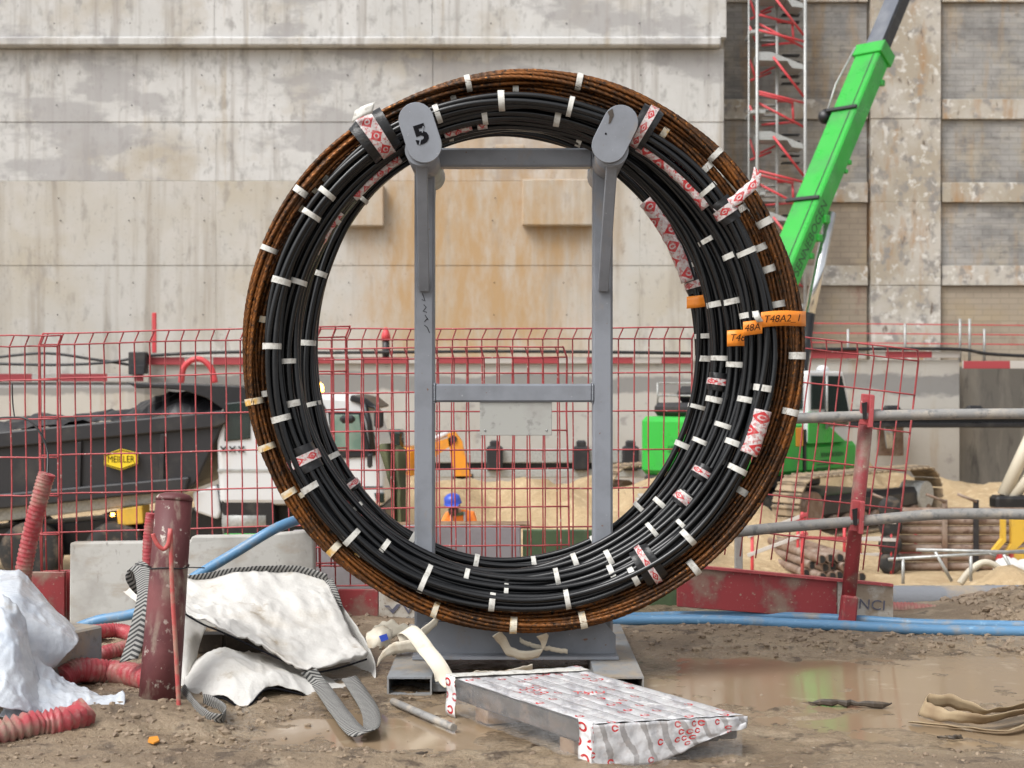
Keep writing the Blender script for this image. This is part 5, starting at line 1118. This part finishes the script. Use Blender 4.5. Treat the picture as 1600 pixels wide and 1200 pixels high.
# ------------------------------------------------------------------ orange excavator behind the stand
DX = 36.
ex = thing('excavator', 'orange excavator arm behind the left stand post', 'excavator', P(640, 805, DX))
def XP(px, py, dd=0.): return P(px, py, DX+dd)
obj('house', MB().cbox(XP(628,722,.6), (.75, 1.6, .8), .1), 'orange_paint', ex, fix=False); obj('cab', MB().cbox(XP(618,697,.6), (.5, 1.0, .9), .1), 'window_glass', ex, fix=False); obj('undercarriage', MB().cbox(XP(628,775,.6), (1.5, 1.7, .9), .2), 'black_paint', ex, fix=False)
obj('boom', MB().prism([XP(636,735), XP(646,708), XP(676,692), XP(706,683), XP(708,694), XP(682,712), XP(655,736)], (0, .3, 0)), 'orange_paint', ex)
st_ = obj('stick', MB().prism([XP(699,678), XP(711,674), XP(722,690), XP(728,718), XP(737,746), XP(712,748), XP(705,720)], (0, .3, 0)), 'orange_paint', ex)
obj('pivot', MB().tube([XP(708,686,-.05), XP(708,686,.35)], .1, 10), 'dark_grey_paint', st_)
obj('ram', MB().bar(XP(668,690,.15), XP(700,677,.15), .07, 8), 'white_paint', ex); obj('bucket', MB().prism([XP(708,744), XP(738,744), XP(742,766), XP(725,776), XP(706,768)], (0, .9, 0)), 'dark_grey_paint', ex)

# ------------------------------------------------------------------ worker in the pit
DWK = 22.
def person():
    wx0 = P(716, 800, DWK).x; fl = -2.05
    J = {'pel': (.02,0,.92), 'spi': (.02,-.03,1.16), 'che': (.01,-.08,1.36), 'nec': (-.03,-.16,1.49), 'hea': (-.06,-.23,1.57), 'top': (-.07,-.25,1.66),
         'lsh': (.20,-.07,1.40), 'lel': (.29,-.10,1.14), 'lwr': (.20,-.28,.98), 'lha': (.14,-.33,.95), 'rsh': (-.17,-.09,1.39), 'rel': (-.26,-.14,1.13), 'rwr': (-.18,-.33,1.0), 'rha': (-.12,-.37,.97),
         'lhi': (.11,0,.88), 'lkn': (.13,-.04,.48), 'lan': (.13,.02,.09), 'lto': (.15,-.14,.05), 'rhi': (-.09,0,.88), 'rkn': (-.12,-.05,.48), 'ran': (-.13,.02,.09), 'rto': (-.15,-.14,.05)}
    E = [('pel','spi'),('spi','che'),('che','nec'),('nec','hea'),('hea','top'),('che','lsh'),('lsh','lel'),('lel','lwr'),('lwr','lha'),('che','rsh'),('rsh','rel'),('rel','rwr'),('rwr','rha'),('pel','lhi'),('lhi','lkn'),('lkn','lan'),('lan','lto'),('pel','rhi'),('rhi','rkn'),('rkn','ran'),('ran','rto')]
    RD = {'pel': .16, 'spi': .155, 'che': .165, 'nec': .06, 'hea': .088, 'top': .08, 'lsh': .085, 'rsh': .085, 'lel': .055, 'rel': .055, 'lwr': .04, 'rwr': .04, 'lha': .04, 'rha': .04, 'lhi': .1, 'rhi': .1, 'lkn': .068, 'rkn': .068, 'lan': .05, 'ran': .05, 'lto': .045, 'rto': .045}
    ks = list(J); me = bpy.data.meshes.new('person'); me.from_pydata([Vector(J[k])+Vector((wx0, DWK, fl)) for k in ks], [(ks.index(a), ks.index(b)) for a, b in E], [])
    o = bpy.data.objects.new('person_body', me); COL.objects.link(o); o.modifiers.new('s', 'SKIN')
    for i, k in enumerate(ks): me.skin_vertices[0].data[i].radius = (RD[k], RD[k]); me.skin_vertices[0].data[i].use_root = (k == 'pel')
    sd = o.modifiers.new('d', 'SUBSURF'); sd.levels = 2; sd.render_levels = 2
    bpy.context.view_layer.update()
    m2 = bpy.data.meshes.new_from_object(o.evaluated_get(bpy.context.evaluated_depsgraph_get())); bpy.data.objects.remove(o); m2.name = 'body'
    m2.materials.clear()
    for n in ('hi_vis', 'skin', 'navy'): m2.materials.append(MATS[n])
    for p in m2.polygons:
        p.use_smooth = True; c = p.center - Vector((wx0, DWK, fl))
        hand = (c - Vector(J['lha'])).length < .09 or (c - Vector(J['rha'])).length < .09
        p.material_index = 1 if (c.z > 1.46 and abs(c.x+.05) < .12 and c.y < -.1) or hand else (2 if c.z < .9 and c.y > -.2 else 0)
    t = thing('person', 'worker in blue helmet and orange jacket looking down beside the sand heap', 'person', (wx0, DWK, fl))
    b_ = link('body', m2, None, t)
    off = Vector((wx0, DWK, fl)); hc = off + Vector((-.075,-.245,1.615))
    hm = MB().lathe([(.145, -.01), (.132, 0), (.13, .05), (.12, .1), (.07, .135), (.02, .145)], (0,0,0), 'z', 20)
    tl = Matrix.Rotation(R(12), 3, 'X') @ Matrix.Rotation(R(-8), 3, 'Y'); hm.v = [tuple(tl @ Vector(v) + hc) for v in hm.v]; hl = obj('helmet', hm, 'helmet', t)
    br = MB().cbox(hc+Vector((0,-.16,-.035)), (.2, .09, .014), .006, tl); obj('peak', br, 'helmet', hl, fix=False)
    hd_ = off+Vector((-.065,-.25,1.545))
    obj('beard', MB().lathe([(.03,-.12),(.075,-.08),(.082,-.03),(.05,.0)], hd_+Vector((0,-.045,0)), 'z', 12), 'beard', t)
    obj('nose', MB().tube([hd_+Vector((-.005,-.09,.05)), hd_+Vector((-.005,-.125,.015)), hd_+Vector((-.005,-.10,.005))], [.01,.018,.01], 8), 'skin', t)
    for sg in (-1,1): obj('ear', MB().lathe([(.012,0),(.028,.01),(.012,.02)], hd_+Vector((sg*.09-.0,-.0,.02)), 'x', 8), 'skin', t); obj('eye', MB().lathe([(.004,0),(.012,.004),(.004,.008)], hd_+Vector((sg*.034,-.094,.045)), 'y', 8), 'ink', t)
    obj('collar', MB().tube([off+Vector((.06*math.cos(a)*1.6-.02, .07*math.sin(a)*1.4-.13, 1.45+.02*math.sin(a))) for a in np.linspace(0, 6.28, 14)], .028, 8), 'olive_panel', t)
    for sx_ in (-.1, .1): obj('reflective_band', MB().tube([off+Vector((sx_+.01, -.19, 1.12)), off+Vector((sx_+.01, -.245, 1.34)), off+Vector((sx_, -.17, 1.46))], .02, 6), 'galvanised', t)
    obj('reflective_band', MB().tube([off+Vector((.178*math.cos(a)+.02, .17*math.sin(a)-.04, 1.2)) for a in np.linspace(0, 6.28, 22)], .02, 6), 'galvanised', t)
person()

# ------------------------------------------------------------------ stores in the pit at the right
rp_ = random.Random(8)
pipe_me = None
ORD = ['first', 'second', 'third', 'fourth', 'fifth', 'sixth', 'seventh']
for row, n in ((0, 6), (1, 5), (2, 4)):
    for k in range(n):
        a = Vector((5.18+.172*(k+row*.5)+rp_.uniform(-.02,.02), 24.5+rp_.uniform(-.25,.25), -1.93+row*.148)); b = a + Vector((-.55+rp_.uniform(-.06,.06), 4.6, -.02))
        t = thing('steel_pipe', 'rusty steel pipe in the loose heap, ' + ('bottom', 'middle', 'top')[row] + ' row, ' + ORD[k] + ' from the left', 'pipe', a, 'loose heap of rusty pipes')
        obj('wall', MB().tube([a, b], .08, 14), 'rusty_pipe', t); obj('bore_shade_disc', MB().tube([a+Vector((0,-.004,0)), a+Vector((0,.02,0))], .066, 14), 'bore_shade', t)
for row in range(7):
    z = -1.97+row*.168; y = 26.; a, b = Vector((P(1403,0,26).x+rp_.uniform(-.05,.05), y, z)), Vector((P(1680,0,26).x, y, z))
    t = thing('steel_pipe', 'brown steel pipe lying sideways in the racked stack, ' + ORD[6-row] + ' from the top', 'pipe', a, 'racked stack of brown pipes')
    obj('wall', MB().tube([a, b], .08, 14), 'rusty_pipe', t); obj('bore_shade_disc', MB().tube([a+Vector((-.004,0,0)), a+Vector((.02,0,0))], .066, 14), 'bore_shade', t)
rk = thing('pipe_rack', 'steel rack of uprights holding the stacked brown pipes', 'rack', P(1480, 890, 26))
for px in (1393, 1477, 1526, 1640):
    x = P(px,0,25.8).x; obj('upright', MB().cbox((x, 25.84, -1.4), (.09, .08, 1.35), .01), 'dark_grey_paint' if px != 1477 else 'rusty_pipe', rk, fix=False)
    obj('brace', MB().bar((x, 25.8, -.76), (x-.35, 25.8, -.62), .03, 6), 'rusty_pipe', rk)
for k in range(4): obj('bumper_tyre', MB().lathe([(.12,0),(.2,.02),(.22,.1),(.2,.18),(.12,.2)], Vector((P(1391,0,25.6).x, 25.5, -1.85+k*.33)), 'y', 14), 'rubber', rk)
tr = thing('trestle', 'thin galvanised trestle frame in front of the racked pipes', 'trestle', P(1500, 905, 15))
for a, b in (((1388,874),(1600,861)), ((1432,859),(1640,864)), ((1411,873),(1411,912)), ((1461,862),(1487,908)), ((1517,868),(1517,908)), ((1568,866),(1592,910)), ((1545,864),(1556,869))):
    obj('bar', MB().bar(P(*a,15), P(*b,15), .018, 8), 'galvanised', tr)
wire('cream_hose', [P(1500,912,15.2), P(1515,893,15.2), P(1537,879,15.2), P(1558,886,15.2), P(1572,905,15.2), P(1580,925,15.2)], .038, 'cream_hose', 'cream hose arching over the sand at the right', 'hose', 30, 10)
yf = thing('yellow_frame', 'yellow machine frame at the right edge beside the racked pipes', 'machine', P(1590, 890, 23))
for poly in ([(1566,812),(1572,812),(1572,846),(1556,864),(1551,861),(1566,842)], [(1581,812),(1604,812),(1604,842),(1588,858),(1574,866),(1572,862),(1581,850)], [(1586,858),(1660,850),(1660,892),(1584,888)]):
    obj('frame_plate', MB().prism([P(x,y,23) for x, y in poly], (0,.12,0)), 'yellow_paint', yf)
for px in (1563, 1583): obj('foot', MB().cbox(P(px,875,23.1), (.12,.12,.3), .02), 'red_scaffold', yf, fix=False)
ms = thing('raking_strut', 'pair of pale steel struts leaning at the right edge', 'strut', P(1570, 785, 30))
for a, b in (((1640,620),(1568,774)), ((1660,690),(1578,778))): obj('strut', MB().bar(P(*a,30), P(*b,30), .14, 12), 'cream_hose', ms)
obj('foot', MB().cbox(P(1580,785,30), (.8,.5,.3), .06), 'black_paint', ms, fix=False)
def barrier(label, a, b, d, posts=2, h=26):
    t = thing('site_barrier', label, 'barrier', P(*a, d), 'red and white site barriers in the pit')
    va, vb = P(*a, d), P(*b, d)
    for dz in (0, -.32): obj('rail', MB().beam(va+Vector((0,0,dz)), vb+Vector((0,0,dz)), .03, .06), 'red_white_band', t, fix=False)
    for k in range(posts):
        q = va.lerp(vb, (k+.1)/(posts-.8)); obj('leg', MB().bar(q+Vector((0,.03,.06)), Vector((q.x, q.y+.03, pit_z(q.x, q.y)+.01)), .03, 6), 'red_scaffold', t)
barrier('red and white site barrier sloping left of the crane track', (1168,838), (1262,803), 23.5)
barrier('red and white site barrier in front of the crane track', (1240,812), (1400,816), 25.5, 3)
barrier('red and white site barrier beside the loose pipe heap', (1336,842), (1440,838), 27.5, 2)
for k in range(5):
    obj('timber_board', MB().cbox(Vector((P(1040,0,25).x+rp_.uniform(-.05,.05), 25.4, -.62-.07*k)), (.95, .5, .05), .006), 'slab', label='pale board in the neat stack low inside the coil, ' + ORD[k] + ' from the top', cat='board', group='stack of pale boards', fix=False)
obj('board_trestle', MB().cbox(Vector((P(1040,0,25).x, 25.4, -1.5)), (.8, .4, 1.14), .02), 'dark_grey_paint', label='dark support under the stack of pale boards', cat='support', fix=False)
sk_ = cloth('sack', [[(1556,884,15.9),(1578,880,15.9),(1600,884,15.9)],[(1553,905,15.6),(1580,898,15.55),(1604,900,15.6)],[(1554,925,15.5),(1580,926,15.45),(1606,924,15.5)]], 16, 16, 'white_fabric', None, .05, 4., 31., .05, label='white sack on the sand at the right edge', cat='sack')
ot = thing('olive_tarp', 'olive green folded tarp hanging on a stake behind the fence left of the stand', 'tarp', P(615, 830, 9.4))
cloth('tarp', [[(589,698,9.4),(600,694,9.36),(612,693,9.36),(624,699,9.4),(634,703,9.45)],[(596,715,9.36),(604,712,9.33),(614,700,9.4),(622,712,9.36),(635,718,9.42)],[(604,742,9.36),(609,742,9.32),(615,728,9.4),(622,740,9.34),(634,745,9.42)],[(611,770,9.38),(614,772,9.34),(618,770,9.38),(625,772,9.33),(634,775,9.4)],[(612,835,9.38),(615,836,9.34),(620,835,9.38),(627,836,9.33),(634,835,9.4)]], 40, 30, 'olive_cloth', ot, .008, 10., 41.)
obj('stake', MB().bar(P(621,985,9.5), P(617,700,9.5), .02, 8), 'wood', ot)
